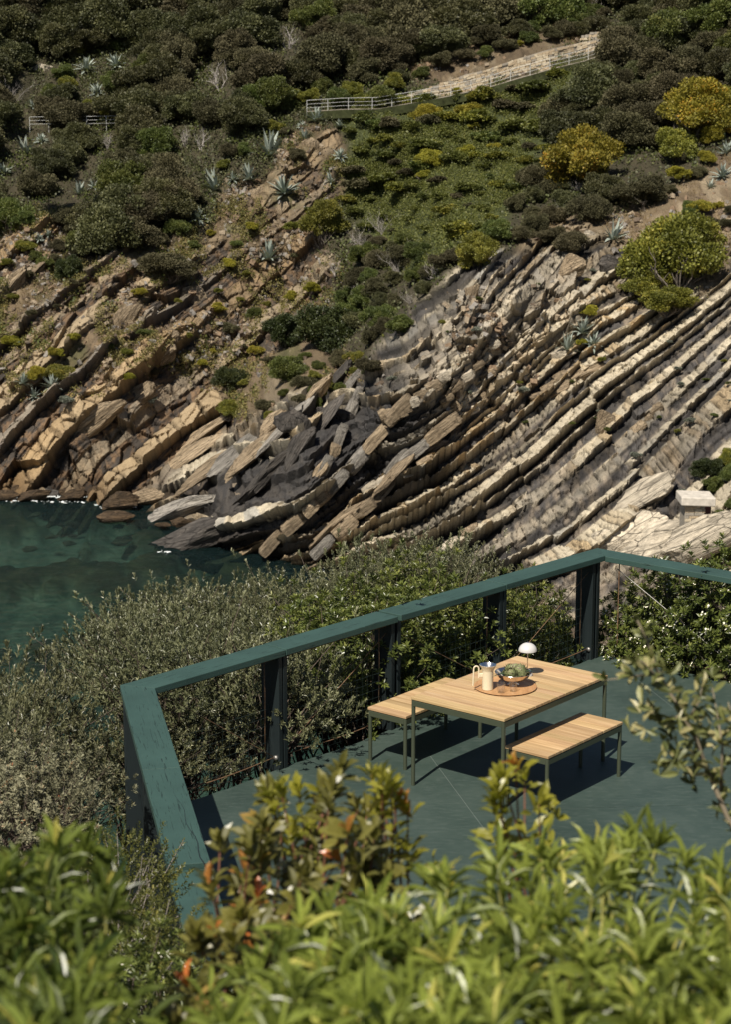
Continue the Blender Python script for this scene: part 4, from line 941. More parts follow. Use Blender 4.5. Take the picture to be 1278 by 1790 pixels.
fill([(600,200),(720,185),(880,165),(1000,130),(990,230),(925,300),(880,390),(800,440),(720,460),(640,420),(600,360)], 75, 22, 66, [L_CREEP, L_CREEP, L_GREEN, L_OLIVEG, L_HEATH], 'low leafy hummock, one of many swelling out of the green creeper slope', 'hummocks of the creeper slope', .62, tallr=(.45, .8), fine=True, name='creeper_hummock', cat='hummock')
fill([(500, 650), (600, 620), (650, 640), (600, 690), (520, 715), (440, 745), (440, 700)], 16, 18, 44, [L_GREEN, L_OLIVEG, L_HEATH], '', 'small shrubs left of the headland rim', .6)
for px, py, w, m_ in ((735, 132, 40, L_GREEN), (770, 112, 46, L_HEATH), (812, 100, 40, L_HEATH), (848, 96, 34, L_GREEN), (880, 82, 44, L_HEATH), (925, 72, 38, L_GREEN), (965, 64, 46, L_HEATH), (1005, 52, 40, L_GREEN), (790, 88, 50, L_OAK), (905, 58, 52, L_OAK), (700, 138, 44, L_OAK), (850, 70, 60, L_HEATH)):
    B(px, py, w, m_, near_label(MDESC[m_]+' bank shrub', px, py), group='shrubs on the bank above the wall', simple=True, tall=.8)
# ground cover: stuff
def on_grid(mask, n, seed):
    r = np.random.default_rng(seed); w = (mask*keep*(CPX > -120)*(CPX < 1400)*(CPY < 1150)*(CPY > -60)).ravel(); w = w/w.sum()
    k = r.choice(len(w), n, p=w); j, i = np.divmod(k, NT)
    return np.stack([PX_[j, i], PY_[j, i], PZ_[j, i]], -1)+r.normal(size=(n, 3))*.06, r
def cover(name, mask, n, seed, mat, size, lift, upw=.5, per=3, wd=.8):
    P, r = on_grid(mask, n, seed); P = np.repeat(P, per, 0); m = len(P)
    P = P+r.normal(size=(m, 3))*size*.7+np.array([0, -.75, .62])*(lift*r.random(m)**2)[:, None]
    d = rvec(r, m)+np.array([0, -.5, upw]); L = size*(.6+.8*r.random(m))
    rn = np.clip(np.repeat(r.random(n), per)*.6+.4*r.random(m), 0, 1)
    v, f, q = leaves(P, d, rvec(r, m)+np.array([0, -.8, .6]), L, L*wd, T2, rn)
    return tag(link(name, np_mesh(name, v, f, mat, False, {'rnd': q})), kind='stuff')
pat = fbm(GX*.25, GZ*.25, 501, 4); pat2 = fbm(GX*.6+30, GZ*.6, 502, 3)
vegm = np.clip(1-m_right-m_lowl-m_terr-m_rsoil, 0, 1)
tag(cover('green_creeper', m_green*(.12+sstep(-.15, .25, pat2)+.6*sstep(-.2, .3, pat)), 60000, 511, L_CREEP, .115, .4), cat='ground cover', label='low green creeper carpeting the slope under the path railing')
tag(cover('scrub_undergrowth', vegm*np.clip(1-m_green-m_mid-m_soil, 0, 1)*(.4+sstep(-.2, .2, pat)), 34000, 512, L_OAK, .2, .7), label='dry brown undergrowth between the dark shrubs of the upper slope', cat='ground cover')
tag(cover('leafy_undergrowth', vegm*np.clip(1-m_green*.7-m_soil*.6-m_mid*.4, 0, 1)*sstep(.0, .3, pat2), 11000, 513, L_GREEN, .22, .6), label='green undergrowth in patches across the slope', cat='ground cover')
tag(cover('succulent_cover', np.maximum(m_mid, m_soil*.8)*sstep(.0, .28, pat2)*(1-m_right)*(1-.6*ribs), 24000, 514, L_PEAR, .13, .35), label='dusty yellow succulents scattered over the rusty soil of the cove', cat='ground cover')
tag(cover('dry_grass', np.clip(m_mid+m_soil+m_terr+m_rsoil, 0, 1)*sstep(-.1, .3, pat)*(1-.7*ribs), 14000, 515, L_DRY, .20, .15, 1.0, 3, .18), label='dry grass tufts on the bare soil between the rocks', cat='grass')

def rubble(name, mask, n, seed, mat, lo, hi, label):
    P, r = on_grid(mask, n, seed); cube = np.array([(i, j, k) for k in (-1, 1) for j in (-1, 1) for i in (-1, 1)], float); fq = np.array([(0, 2, 3, 1), (4, 5, 7, 6), (0, 1, 5, 4), (2, 6, 7, 3), (0, 4, 6, 2), (1, 3, 7, 5)])
    a = rvec(r, n); b = unit(np.cross(a, rvec(r, n))); c = np.cross(a, b); sz = lo+(hi-lo)*r.random(n)**3
    cu = cube[None]*(.65+.5*r.random((n, 8, 3)))*np.array([.75, .5, .35])*sz[:, None, None]
    V_ = P[:, None]+cu[..., :1]*a[:, None]+cu[..., 1:2]*b[:, None]+cu[..., 2:]*c[:, None]
    return tag(link(name, np_mesh(name, V_.reshape(-1, 3), (fq[None]+(np.arange(n)*8)[:, None, None]).reshape(-1, 4), mat, False, {'rock': np.repeat(np.array([C(.27,.215,.15), C(.20,.14,.09), C(.22,.20,.175), C(.12,.09,.065)])[r.integers(0, 4, n)], 8, 0)})), label, 'rubble', None, 'stuff')
rubble('rubble', np.clip(m_mid*.8+m_soil+m_rsoil+m_terr*.9+deb*m_right*.7, 0, 1)*(1-m_green)*(.08+sstep(.0, .4, pat)), 5200, 531, M_ROCK, .08, .48, 'loose angular rubble strewn over the bare soil of the slope')
# agaves
def agave_mesh(seed, n=30):
    r = np.random.default_rng(seed); V_, F_, R_ = [], [], []; k = 0
    for i in range(n):
        th = i*2.39996+r.normal()*.15; u = (i+.5)/n; el = math.radians(82-78*u+r.normal()*6); L = 1.5*(.75+.35*r.random()); w = .25; droop = .25+.9*r.random()*u
        d = np.array([math.cos(th)*math.cos(el), math.sin(th)*math.cos(el), math.sin(el)]); sd = np.array([-math.sin(th), math.cos(th), 0]); p = d*.06; dd = d.copy(); ns = 6; tone = r.random()
        for s_ in range(ns+1):
            t = s_/ns; ww = w*(.75+.6*t if t < .4 else .99*(1-((t-.4)/.6)**1.6)+.01); upv = np.cross(sd, dd)*-1 if np.cross(sd, dd)[2] < 0 else np.cross(sd, dd)
            V_ += [p-sd*ww/2+upv*.06*(1-t), p.copy(), p+sd*ww/2+upv*.06*(1-t)]; R_ += [min(1, tone*.5+.5), tone*.4, min(1, tone*.5+.5)]
            dd = unit(dd+np.array([0, 0, -droop/ns*(.5+t)])); p = p+dd*L/ns
        for s_ in range(ns):
            a = k+3*s_; F_ += [(a, a+1, a+4, a+3), (a+1, a+2, a+5, a+4)]
        k += 3*(ns+1)
    return np_mesh('agave', np.array(V_), np.array(F_), leaf_mat('agave_leaves', (.12, .145, .12), (.31, .345, .295), None, .05, .55, .3, .02, .25), True, {'rnd': np.array(R_)})
AG = [agave_mesh(600+i, (30, 24, 34)[i]) for i in range(3)]
for k, (px, py, w, lab) in enumerate(AGL):
    p = hit(px, py); _, _, d = to_px(*p); s_ = w*d/FPX/2.0
    tag(link('agave', AG[k % 3], loc=(p[0], p[1]-.35, p[2]-.35*s_), rot=(random.uniform(.2, .5), random.uniform(-.15, .15), random.random()*6), scale=s_), lab, 'agave', 'agaves on the far slope')
# leafless shrubs and dead trees
BARE = [twig_mesh('bare_shrub', 640+i, n=(5, 9, 14)[i], h=3.4, spread=(.7, .9, 1.1)[i], r0=(.11, .07, .05)[i], depth=3, mat=M_PALE) for i in range(3)]
for px, py, w, v, lab in [(383, 140, 60, 0, 'pale dead tree with crooked limbs in the upper thicket'), (352, 250, 48, 0, 'bare grey trunk standing in the dark scrub, left of the agaves'), (325, 245, 44, 1, 'thin leafless shrub left of the bare grey trunk'), (505, 75, 52, 0, 'pale dead branches near the top of the thicket'), (470, 108, 40, 1, 'thin dead branches under the top of the thicket'),
        (640, 425, 66, 2, 'leafless grey shrub left in the tangle below the green slope'), (700, 465, 72, 2, 'wide leafless grey shrub in the middle of the tangle'), (760, 475, 60, 1, 'tall pale bare shrub beside the bright crest bush'), (670, 395, 54, 2, 'leafless shrub at the lower border of the green slope'), (620, 520, 50, 1, 'bare twiggy shrub above the big gully shrub'), (720, 520, 40, 2, 'bare shrub near the headland rim'), (585, 470, 36, 1, 'small bare shrub right of the pale agave'),
        (20, 170, 70, 2, 'grey leafless shrub at the left edge below the top'), (230, 150, 44, 2, 'greyish twiggy shrub right of the upper left agaves'), (815, 45, 62, 2, 'round grey leafless shrub above the stone wall'), (745, 60, 50, 2, 'grey twiggy shrub left above the stone wall'), (1040, 15, 44, 0, 'bare branched tree at the top right above the wall'), (890, 30, 44, 1, 'bare upright tree near the top above the wall'), (1010, 330, 40, 2, 'grey twigs at the foot of the amber bush'), (985, 375, 46, 2, 'grey twiggy tangle under the amber bush'), (190, 250, 36, 1, 'dry bare stems at the right end of the far left railing'), (150, 60, 36, 1, 'dead bare stem in the upper left thicket')]:
    p = hit(px, py); _, _, d = to_px(*p); s_ = w*d/FPX/4.2
    tag(link('bare_shrub', BARE[v], loc=(p[0], p[1]-.9, p[2]-1.3*s_), rot=(random.uniform(-.1, .25), random.uniform(-.2, .2), random.random()*6), scale=s_), lab, 'bare shrub', 'leafless shrubs of the far slope')

# ---- footpath, its railing and the dry stone wall
M_STONE = [plain('pale_wall_stone', (.46, .39, .28), .9, 0, .2, .3, 9), plain('tan_wall_stone', (.38, .30, .20), .9, 0, .2, .3, 9), plain('grey_wall_stone', (.27, .24, .195), .9, 0, .2, .3, 9)]
M_PATH = plain('path_gravel', (.23, .20, .16), .95, 0, .1, .25, 4); M_RAILG = plain('grey_painted_railing', (.56, .56, .53), .5, .2, .4, .05)
def poly3(pxs, off):
    P = [Vector(hit(*q)) for q in pxs]
    ys_ = [p.y for p in P]
    for k in range(len(P)):
        y = sum(ys_[max(0, k-1):k+2])/len(ys_[max(0, k-1):k+2]); P[k] = Vector(at_y(*pxs[k], y-off))
    return P
def resample(P, step):
    out = [P[0]]; 
    for a, b in zip(P[:-1], P[1:]):
        n = max(1, int((b-a).length/step)); out += [a+(b-a)*(i/n) for i in range(1, n+1)]
    return out
def stones_wall(name, label, foot, hts, seed, sz=(.42, .22), kind_stuff=True, thing_cat='wall'):
    r = random.Random(seed); R_ = resample(foot, .35); n = len(R_)
    t = thing(name, label, thing_cat, tuple(R_[0])); o = R_[0]
    def hgt(u): return float(np.interp(u, np.linspace(0, 1, len(hts)), hts))
    core = MB()
    for i in range(n-1):
        a, b = R_[i]-o, R_[i+1]-o; h = hgt(i/(n-1)); back = Vector((0, 1.0, 0)); core.add([a+up(-.8), b+up(-.8), b+up(h), a+up(h), a+back+up(-.8), b+back+up(-.8), b+back+up(h), a+back+up(h)], [(0, 1, 2, 3), (3, 2, 6, 7), (1, 0, 4, 5), (0, 3, 7, 4), (2, 1, 5, 6)])
    link('wall_core', core.mesh('wall_core', M_STONE[2]), parent=t)
    blocks = MB(); mi = []
    L = sum((b-a).length for a, b in zip(R_[:-1], R_[1:])); s_ = 0; cum = [0]
    for a, b in zip(R_[:-1], R_[1:]): cum.append(cum[-1]+(b-a).length)
    z = -.7
    hm = max(hts); row = 0
    while z < hm:
        x = r.uniform(-.3, 0); hh = sz[1]*r.uniform(.7, 1.4)
        while x < L:
            w = sz[0]*r.uniform(.6, 1.7); u = min(max((x+w/2)/L, 0), 1)
            if z+hh*.6 < hgt(u):
                i = min(max(int(np.searchsorted(cum, u*L))-1, 0), n-2); a, b = R_[i], R_[i+1]; tt = (b-a).normalized(); c = a+(b-a)*((u*L-cum[i])/max(1e-6, cum[i+1]-cum[i]))
                nrm = Vector((tt.y, -tt.x, 0)).normalized()
                if nrm.y > 0: nrm = -nrm
                M = Matrix(((tt.x, -nrm.x, 0), (tt.y, -nrm.y, 0), (tt.z, -nrm.z, 1))) @ Matrix.Rotation(r.uniform(-.12, .12), 3, 'Y')
                blocks.box((c-o)+nrm*r.uniform(-.02, .09)+up(z+hh/2), (w*.93, .34, hh*.88), M); mi += [r.choice((0, 0, 1, 1, 2))]*6
            x += w
        z += hh*.96; row += 1
    me = blocks.mesh('stonework'); [me.materials.append(m) for m in M_STONE]; me.polygons.foreach_set('material_index', mi)
    tag(link('stonework', me, parent=t), kind='stuff')
    return t
WALLF = [(700, 176), (745, 168), (800, 160), (850, 146), (900, 128), (960, 112), (1010, 100), (1064, 84)]
wf = poly3(WALLF, .8)
stones_wall('retaining_wall', 'pale dry stone retaining wall climbing beside the railed path on the far slope', [p+Vector((0, .9, .15)) for p in wf], [.12, .6, 1.2, 1.0, 1.1, 1.2, 1.1, .8], 5)
ru = poly3([(1018, 72), (1045, 70), (1072, 72)], .3)
stones_wall('stone_parapet', 'small broken block of masonry at the upper end of the path wall', ru, [.5, .75, .6], 6)
def path_rail(name, label, foot, group, post=1.9, H=1.05):
    R_ = resample(foot, .45); o = R_[0]; t = thing(name, label, 'railing', tuple(o), group)
    pm = MB().tube([(0, 0, -.5), (0, 0, H)], .026, 6).mesh('post', M_RAILG); acc = 9; 
    for a, b in zip(R_[:-1], R_[1:]):
        acc += (b-a).length
        if acc >= post: acc = 0; link('post', pm, parent=t, loc=tuple(a-o))
    for z in (H, H*.66, H*.33): link('rail', MB().tube([p-o+up(z) for p in R_], .015 if z < H else .02, 5).mesh('rail', M_RAILG), parent=t)
    return t
RF = [(536, 196), (600, 192), (660, 191), (720, 181), (780, 170), (850, 155), (910, 137), (970, 120), (1020, 108), (1064, 94)]
rf = poly3(RF, 1.8)
path_rail('path_railing', 'long pale metal railing along the climbing path in front of the stone wall', rf, 'path railings')
pth = MB()
for k in range(len(rf)-1):
    a, b = rf[k], rf[k+1]; bk = Vector((0, 2.6, .05)); fr_ = Vector((0, -.3, -.02)); dn = Vector((0, -.5, -.8))
    pth.add([a+fr_, b+fr_, b+bk, a+bk, a+dn, b+dn], [(0, 1, 2, 3), (4, 5, 1, 0)])
pme = pth.mesh('path', M_PATH); pme.materials.append(plain('earth_bank', (.030, .034, .014), .95, 0, .1, .5, 2)); pme.polygons.foreach_set('material_index', [i % 2 for i in range(len(pme.polygons))])
tag(link('path', pme), kind='structure')
lf = poly3([(52, 224), (110, 223), (160, 223), (203, 222)], 1.5)
path_rail('path_railing', 'short pale metal railing far left, half hidden in dark scrub', lf, 'path railings')

# ---- stone hut by the shore at the right
hp_ = Vector(hit(1217, 925)); hy = hp_.y-4.6; q = lambda x, y: Vector(at_y(x, y, hy))
hb = q(1217, 935); hut = thing('stone_hut', 'little stone shed with a thick pale slab roof and a dark red door', 'hut', tuple(hb))
xl, xr, zt_ = q(1197, 900).x-hb.x, q(1244, 900).x-hb.x, q(1217, 884).z-hb.z
dw = q(1233, 900).x-hb.x
link('wall', MB().box(((xl+dw)/2, .9, zt_/2-.4), (dw-xl, 1.6, zt_+.8)).mesh('wall', M_STONE[2]), parent=hut)
rr = random.Random(3); z = -.5; smesh = [bpy.data.meshes.new('x')]
z = -.4
while z < zt_-.06:
    x = xl; hh = rr.uniform(.12, .26)
    while x < dw-.08:
        w = min(rr.uniform(.22, .6), dw-x)
        link('stone', MB().box((0, 0, 0), (w*.94, .2, hh*.9)).mesh('stone', rr.choice(M_STONE)), parent=hut, loc=(x+w/2, .08+rr.uniform(-.04, .03), z+hh/2), rot=(0, rr.uniform(-.06, .06), 0)); x += w
    z += hh
link('door', MB().box(((dw+xr)/2+.04, .45, zt_/2-.3), (xr-dw, .08, zt_+.6)).mesh('door', plain('dark_red_paint', (.095, .028, .022), .6)), parent=hut)
rl, rr_ = q(1190, 876).x-hb.x, q(1250, 876).x-hb.x; th_ = q(1217, 868).z-q(1217, 883).z
bevel(link('roof_slab', MB().box(((rl+rr_)/2, .75, zt_+th_/2+.02), (rr_-rl, 2.1, th_), Matrix.Rotation(.035, 3, 'Y')).mesh('roof_slab', plain('weathered_white_slab', (.46, .42, .36), .85, 0, .2, .25, 3)), parent=hut), .06, 2)
# smooth pale shore rocks under the hut
def rock_mesh(seed, sub=4, flat=.6, mat=None, strat=0.0):
    import bmesh
    bm = bmesh.new(); bmesh.ops.create_icosphere(bm, subdivisions=sub, radius=1.0); r = np.random.default_rng(seed)
    pl = unit(r.normal(size=(24, 3))); dd = .52+.33*r.random(24)
    co = np.array([v.co[:] for v in bm.verts])
    for n_, d_ in zip(pl, dd):
        ex = co@n_-d_; co = co-np.where(ex > 0, ex, 0)[:, None]*n_
    l_ = np.floor((co[:, 2]+.15*co[:, 0])*5)/5; co = co*(1+.07*(_h(l_*10, l_*0, seed)-.5)[:, None]*np.array([1, 1, 0]))
    co = co+.075*unit(co)*fbm(co[:, 0]*3.5, co[:, 1]*5+co[:, 2]*6, seed+3, 3)[:, None]
    co = co*1.3
    for v, c in zip(bm.verts, co): v.co = c
    me = bpy.data.meshes.new('rock'); bm.to_mesh(me); bm.free()
    if mat: me.materials.append(mat)
    return me
def stone_mat(name, a, b, dark, scale=1.6, cr=.5):
    g = NG(name); c = g.coord('Object'); n_ = g.noise(scale, 6, .65, c); n2_ = g.noise(scale*6, 5, .7, c)
    vo = g.n('ShaderNodeTexVoronoi', feature='DISTANCE_TO_EDGE'); vo.inputs['Scale'].default_value = scale*1.6; g.l(g.coord('Object', (.6, 1, 1.7)), vo.inputs['Vector'])
    crk = g.ramp(vo.outputs['Distance'], [(.0, (1, 1, 1)), (.035, (0, 0, 0))])
    r = g.n('ShaderNodeObjectInfo').outputs['Random']; hs = g.n('ShaderNodeHueSaturation'); g.l(g.math('MULTIPLY_ADD', r, .5, .75), hs.inputs['Value'])
    g.l(g.ramp(n_, [(.3, a), (.7, b)]), hs.inputs['Color'])
    col = g.mix(g.math('MULTIPLY', crk, cr), hs.outputs[0], dark); lam = g.noise(1.0, 4, .65, g.coord('Object', (.7, .7, 9)))
    col = g.mix(1, col, g.ramp(lam, [(.36, (.45,)*3), (.52, (1, 1, 1)), (.7, (1.2,)*3)]), 'MULTIPLY'); col = g.mix(1, col, g.ramp(n2_, [(.3, (.6,)*3), (.7, (1.3,)*3)]), 'MULTIPLY')
    return g.fin(g.pbsdf(col, .9, 0, .2, g.bump(g.math('ADD', g.math('SUBTRACT', n2_, g.math('MULTIPLY', crk, .8)), g.math('MULTIPLY', lam, 1.2)), 1.0, .12)))
M_PALEROCK = stone_mat('pale_sandstone', (.40, .345, .265), (.52, .455, .35), (.12, .10, .08), .9, .45)
M_TAN = stone_mat('tan_sandstone', (.22, .165, .105), (.36, .28, .185), (.05, .045, .03), 1.2); M_GREYROCK = stone_mat('grey_sandstone', (.17, .155, .135), (.29, .265, .225), (.05, .045, .04), 1.2); M_DARKROCK = stone_mat('dark_slate', (.05, .046, .042), (.12, .105, .09), (.02, .018, .016), 1.2); M_WETROCK = stone_mat('wet_brown_rock', (.045, .033, .022), (.125, .082, .045), (.02, .015, .01), 1.2)
ROCKS = [rock_mesh(700+i) for i in range(6)]
for me in ROCKS: me.materials.append(M_TAN)
def rock(px, py, w, h, tilt, mat, label=None, parent=None, name='rock', group=None, deep=1.0, off=.0, y=None, seed=None):
    p = hit(px, py) if y is None else at_y(px, py, y); _, _, d = to_px(*p); m_ = d/FPX
    o = link(name, ROCKS[(_nb[0] if seed is None else seed) % 6], parent=parent, loc=(p[0], p[1]+off, p[2]), rot=(random.uniform(-.2, .2), -math.radians(tilt), 0), scale=(w/2*m_*1.12, w/2*m_*.7*deep, h/2*m_*1.15)); _nb[0] += 1
    mat_obj(o, mat)
    if label: tag(o, label, 'rock', group)
    return o
SH = 'rocks along the shore'
for a in [(1170, 955, 150, 80, 24, M_PALEROCK, 'broad smooth cream rock just above the right hand railing, under the hut'), (1105, 930, 120, 62, 32, M_PALEROCK, 'cream rock left of the hut, split by cracks'), (1262, 940, 80, 60, 26, M_PALEROCK, 'cream rock right in front of the hut door'), (1130, 868, 130, 40, 32, M_PALEROCK, 'long smooth tan slab leading up to the hut'), (1060, 955, 90, 44, 33, M_PALEROCK, 'cream rock at the apex of the railing'), 
          (300, 905, 0, 0, 0, None, '')][:5]:
    rock(*a[:6], label=a[6], group=SH, deep=.9)
rock(1226, 950, 150, 62, 27, M_PALEROCK, label='cream rock hiding the foot of the stone hut wall', group=SH, deep=.4, y=hy-.9)
yw = lambda px, py: at_z(px, py, SEA)[1]
for a in [(355, 935, 165, 34, 19, M_DARKROCK, 'long dark pointed slab running into the sea, foremost of the cove'), (392, 908, 70, 40, 42, M_DARKROCK, 'dark fin of rock above the pointed sea slab'), (320, 890, 130, 26, 17, M_GREYROCK, 'grey-tan slab sloping into the water behind the pointed one'), (395, 862, 170, 34, 33, M_GREYROCK, 'long grey rib of rock rising from the shore'), (215, 878, 66, 20, 8, M_WETROCK, 'wet brown rock in the shallows of the cove'), (195, 905, 56, 10, 3, M_WETROCK, 'flat brown rock just breaking the surface in the cove'),
          (316, 913, 34, 8, 5, M_WETROCK, 'small dark rock awash right of the flat brown one'), (285, 918, 26, 6, 3, M_WETROCK, 'tiny dark rock awash left of the pointed slab'), (60, 866, 60, 12, 10, M_WETROCK, 'low wet rock at the foot of the left slabs'), (130, 867, 44, 11, 6, M_WETROCK, 'dark rock with foam at the left shore'), (420, 930, 90, 40, 36, M_DARKROCK, 'dark wedge of rock right of the pointed slab'), (5, 868, 40, 10, 4, M_WETROCK, 'wet rock at the left edge of the shore'), (190, 866, 46, 10, 12, M_WETROCK, 'brown rock in the middle of the left shore'), (255, 868, 60, 22, 14, M_TAN, 'orange-tan rock where the two shores meet')]:
    rock(*a[:3], a[3]*1.15+5, *a[4:6], label=a[6], group=SH, y=yw(a[0], a[1]+a[3]*.42)-.8, deep=.8)
for k in range(34):
    px = random.uniform(-20, 275); py = 864+.02*px+random.uniform(-7, 5); w = random.uniform(9, 34)
    rock(px, py, w, w*random.uniform(.5, .9), random.uniform(-10, 30), random.choice((M_WETROCK, M_WETROCK, M_DARKROCK, M_TAN)), near_label(('small ' if w < 18 else 'big ')+'wet boulder on the left shore', px, py, [(0, 865, 'left edge of the photo'), (60, 862, 'low wet rock'), (130, 862, 'dark foamy rock'), (190, 858, 'brown shore rock'), (255, 868, 'orange tan rock')]), group='boulders along the left shore', y=yw(px, py), deep=1.1, name='boulder')
for k in range(12):
    px = random.uniform(20, 420); py = random.uniform(880, 950); w = random.uniform(12, 30)
    rock(px, py, w, w*.32, random.uniform(0, 12), M_TAN, near_label(('small ' if w < 20 else 'big ')+'brown boulder under water', px, py, [(0, 930, 'left edge of the sea'), (195, 905, 'flat brown rock'), (355, 935, 'pointed sea slab'), (316, 913, 'little awash rock'), (100, 880, 'foamy left shore')]), group='submerged boulders', y=yw(px, py), deep=1.2, name='boulder').location.z -= .25+w*.012
# foam where the swell meets the rocks
gF = NG('sea_foam'); M_FOAM = gF.fin(gF.pbsdf((.62, .65, .64), .8, 0, .2))
def foam(spots, seed):
    r = np.random.default_rng(seed); V_, F_ = [], []
    for px, py, w, h, n in spots:
        c = at_z(px, py, SEA); m_ = c[1]/FPX
        for i in range(n):
            a = r.normal()*w/2.6; b = r.normal()*h/2.6; q_ = at_z(px+a, py+b, SEA); s_ = m_*(.5+2.4*r.random()**3); k = len(V_)
            for j in range(6):
                th = j*1.047; V_.append((q_[0]+s_*math.cos(th)*(.7+.6*r.random())*1.5, q_[1]+s_*math.sin(th)*(.7+.6*r.random())*2.2, SEA+.07+.06*r.random()))
            V_.append((q_[0], q_[1], SEA+.11)); F_ += [(k+j, k+(j+1) % 6, k+6) for j in range(6)]
    return tag(link('sea_foam', np_mesh('sea_foam', np.array(V_), np.array(F_), M_FOAM)), 'white foam where small waves break around the shore rocks', 'foam', None, 'stuff')
foam([(30, 878, 60, 2, 16), (110, 880, 60, 3, 26), (170, 884, 40, 2, 8), (212, 889, 40, 2, 40), (20, 869, 50, 2, 40), (75, 870, 40, 2, 40), (130, 871, 40, 2, 40), (185, 873, 40, 2, 34), (240, 880, 40, 2, 30), (275, 900, 16, 5, 20), (284, 966, 14, 2, 10), (430, 905, 14, 6, 50), (395, 893, 40, 4, 80), (378, 895, 30, 7, 60), (418, 903, 20, 7, 60), (435, 912, 8, 6, 14), (100, 868, 60, 5, 60), (30, 873, 50, 3, 22), (130, 866, 30, 3, 16), (218, 889, 50, 2, 12), (330, 900, 40, 3, 12), (570, 1000, 30, 6, 20)], 9)
# slabs and blocks that stand out of the rock face: parts of the cliff
def part_rocks():
    r = random.Random(12)
    L = [(150, 745, 120, 44, 38, M_TAN), (320, 800, 150, 22, 33, M_TAN), (345, 765, 150, 20, 35, M_TAN), (245, 700, 70, 34, 40, M_TAN), (285, 620, 60, 40, 40, M_TAN), (340, 525, 34, 44, 60, M_TAN), (215, 560, 60, 34, 50, M_TAN), (60, 480, 70, 22, 50, M_TAN), (20, 500, 80, 26, 50, M_TAN), (165, 640, 60, 22, 56, M_TAN), (300, 590, 30, 24, 30, M_TAN), (545, 255, 18, 30, 80, M_TAN), (440, 350, 40, 26, 60, M_TAN), (490, 370, 40, 24, 50, M_TAN), (75, 125, 24, 40, 90, M_PALEROCK), (480, 745, 60, 30, 40, M_TAN),
         (1005, 470, 56, 36, 30, M_TAN), (1065, 470, 34, 34, 10, M_DARKROCK), (1155, 535, 26, 22, 0, M_PALEROCK), (985, 620, 50, 26, 20, M_PALEROCK), (1020, 660, 90, 26, 24, M_TAN), (975, 690, 70, 34, 30, M_TAN), (1065, 745, 46, 40, 35, M_TAN), (1030, 415, 20, 16, 0, M_PALEROCK), (820, 520, 40, 26, 60, M_TAN), (690, 830, 90, 20, 48, M_TAN), (590, 920, 130, 24, 38, M_TAN), (560, 830, 60, 18, 55, M_TAN), (600, 735, 36, 70, 70, M_DARKROCK), (515, 745, 36, 60, 80, M_DARKROCK), (750, 790, 60, 40, 30, M_DARKROCK), (500, 745, 130, 22, 48, M_GREYROCK), (545, 700, 110, 24, 50, M_TAN), (590, 668, 90, 20, 52, M_DARKROCK), (450, 790, 140, 22, 40, M_TAN), (410, 800, 130, 22, 38, M_GREYROCK), (470, 830, 150, 26, 43, M_DARKROCK), (560, 740, 120, 22, 54, M_DARKROCK), (625, 660, 80, 18, 50, M_GREYROCK), (370, 820, 130, 20, 34, M_TAN), (525, 790, 110, 34, 58, M_DARKROCK)]
    for a in L: rock(*a[:6], parent=cliff, name='rock_slab', deep=.7, off=.6)
    def rib(path, th, mats):
        P = [Vector((a, b)) for a, b in path]; d0 = r.random()
        for a, b in zip(P[:-1], P[1:]):
            L_ = (b-a).length; u = 0.0; ang = math.degrees(math.atan2(-(b.y-a.y), b.x-a.x))
            while u < L_:
                w = r.uniform(1.2, 2.8)*th; c = a+(b-a)*(min(u+w/2, L_)/L_)
                p = hit(c.x, c.y+r.uniform(-.12, .12)*th); m_ = to_px(*p)[2]/FPX
                o = link('rock_slab', BLK[r.randrange(6)], parent=cliff, loc=(p[0], p[1]-.05, p[2]), rot=(r.uniform(-.12, .12), -math.radians(ang+r.uniform(-6, 6)), r.uniform(-.15, .15)), scale=(w*m_*.53, r.uniform(.6, .9), th*m_*r.uniform(.36, .5))); mat_obj(o, r.choice(mats)); u += w
    rib([(455, 965), (560, 870), (640, 790), (700, 715)], 24, [M_TAN, M_GREYROCK]); rib([(545, 972), (640, 890), (700, 810), (775, 750)], 28, [M_TAN, M_TAN, M_GREYROCK])
    rib([(560, 830), (590, 770), (625, 690)], 20, [M_GREYROCK, M_TAN])
    # joint blocks along pale beds on the right
    n = 0; cand = []
    for (s0, s1, A_, h_) in bedsR:
        if s1-s0 < .3: continue
        cand.append((s0, s1))
    r.shuffle(cand)
    for s0, s1 in cand:
        if n > 70: break
        x = r.uniform(-24, 8); run = r.uniform(2, 5); xe = x+run; prev = None
        while x < xe and n <= 70:
            ci = int(np.searchsorted(gt[0], x))
            if ci >= NT: break
            cs = sR[:, ci]; k = int(np.searchsorted(cs, (s0+s1)/2))
            w = r.uniform(.6, 1.25)
            if 0 < k < NS and m_right[k, ci] > .9 and m_rsoil[k, ci] < .3 and 560 < CPY[k, ci] < 1010 and 380 < CPX[k, ci] < 1290 and r.random() > .12:
                hgt = (s1-s0)*r.uniform(.7, .95); i2 = min(ci+8, NT-1); k2 = int(np.searchsorted(sR[:, i2], (s0+s1)/2)); k2 = min(max(k2, 0), NS-1)
                t = Vector((PX_[k2, i2]-PX_[k, ci], 0, GZ[k2, i2]-GZ[k, ci])); ang = math.degrees(math.atan2(t.z, t.x)); P = (PX_[k, ci], PY_[k, ci], PZ_[k, ci])
                o = link('rock_block', BLK[n % 6], parent=cliff, loc=(P[0], P[1]+.18, P[2]), rot=(r.uniform(-.1, .1), -math.radians(ang+r.uniform(-9, 9)), r.uniform(-.15, .15)), scale=(w*.56, r.uniform(.5, .8), hgt*.56))
                mat_obj(o, r.choice((M_PALEROCK, M_TAN, M_TAN))); n += 1
            x += w*.82
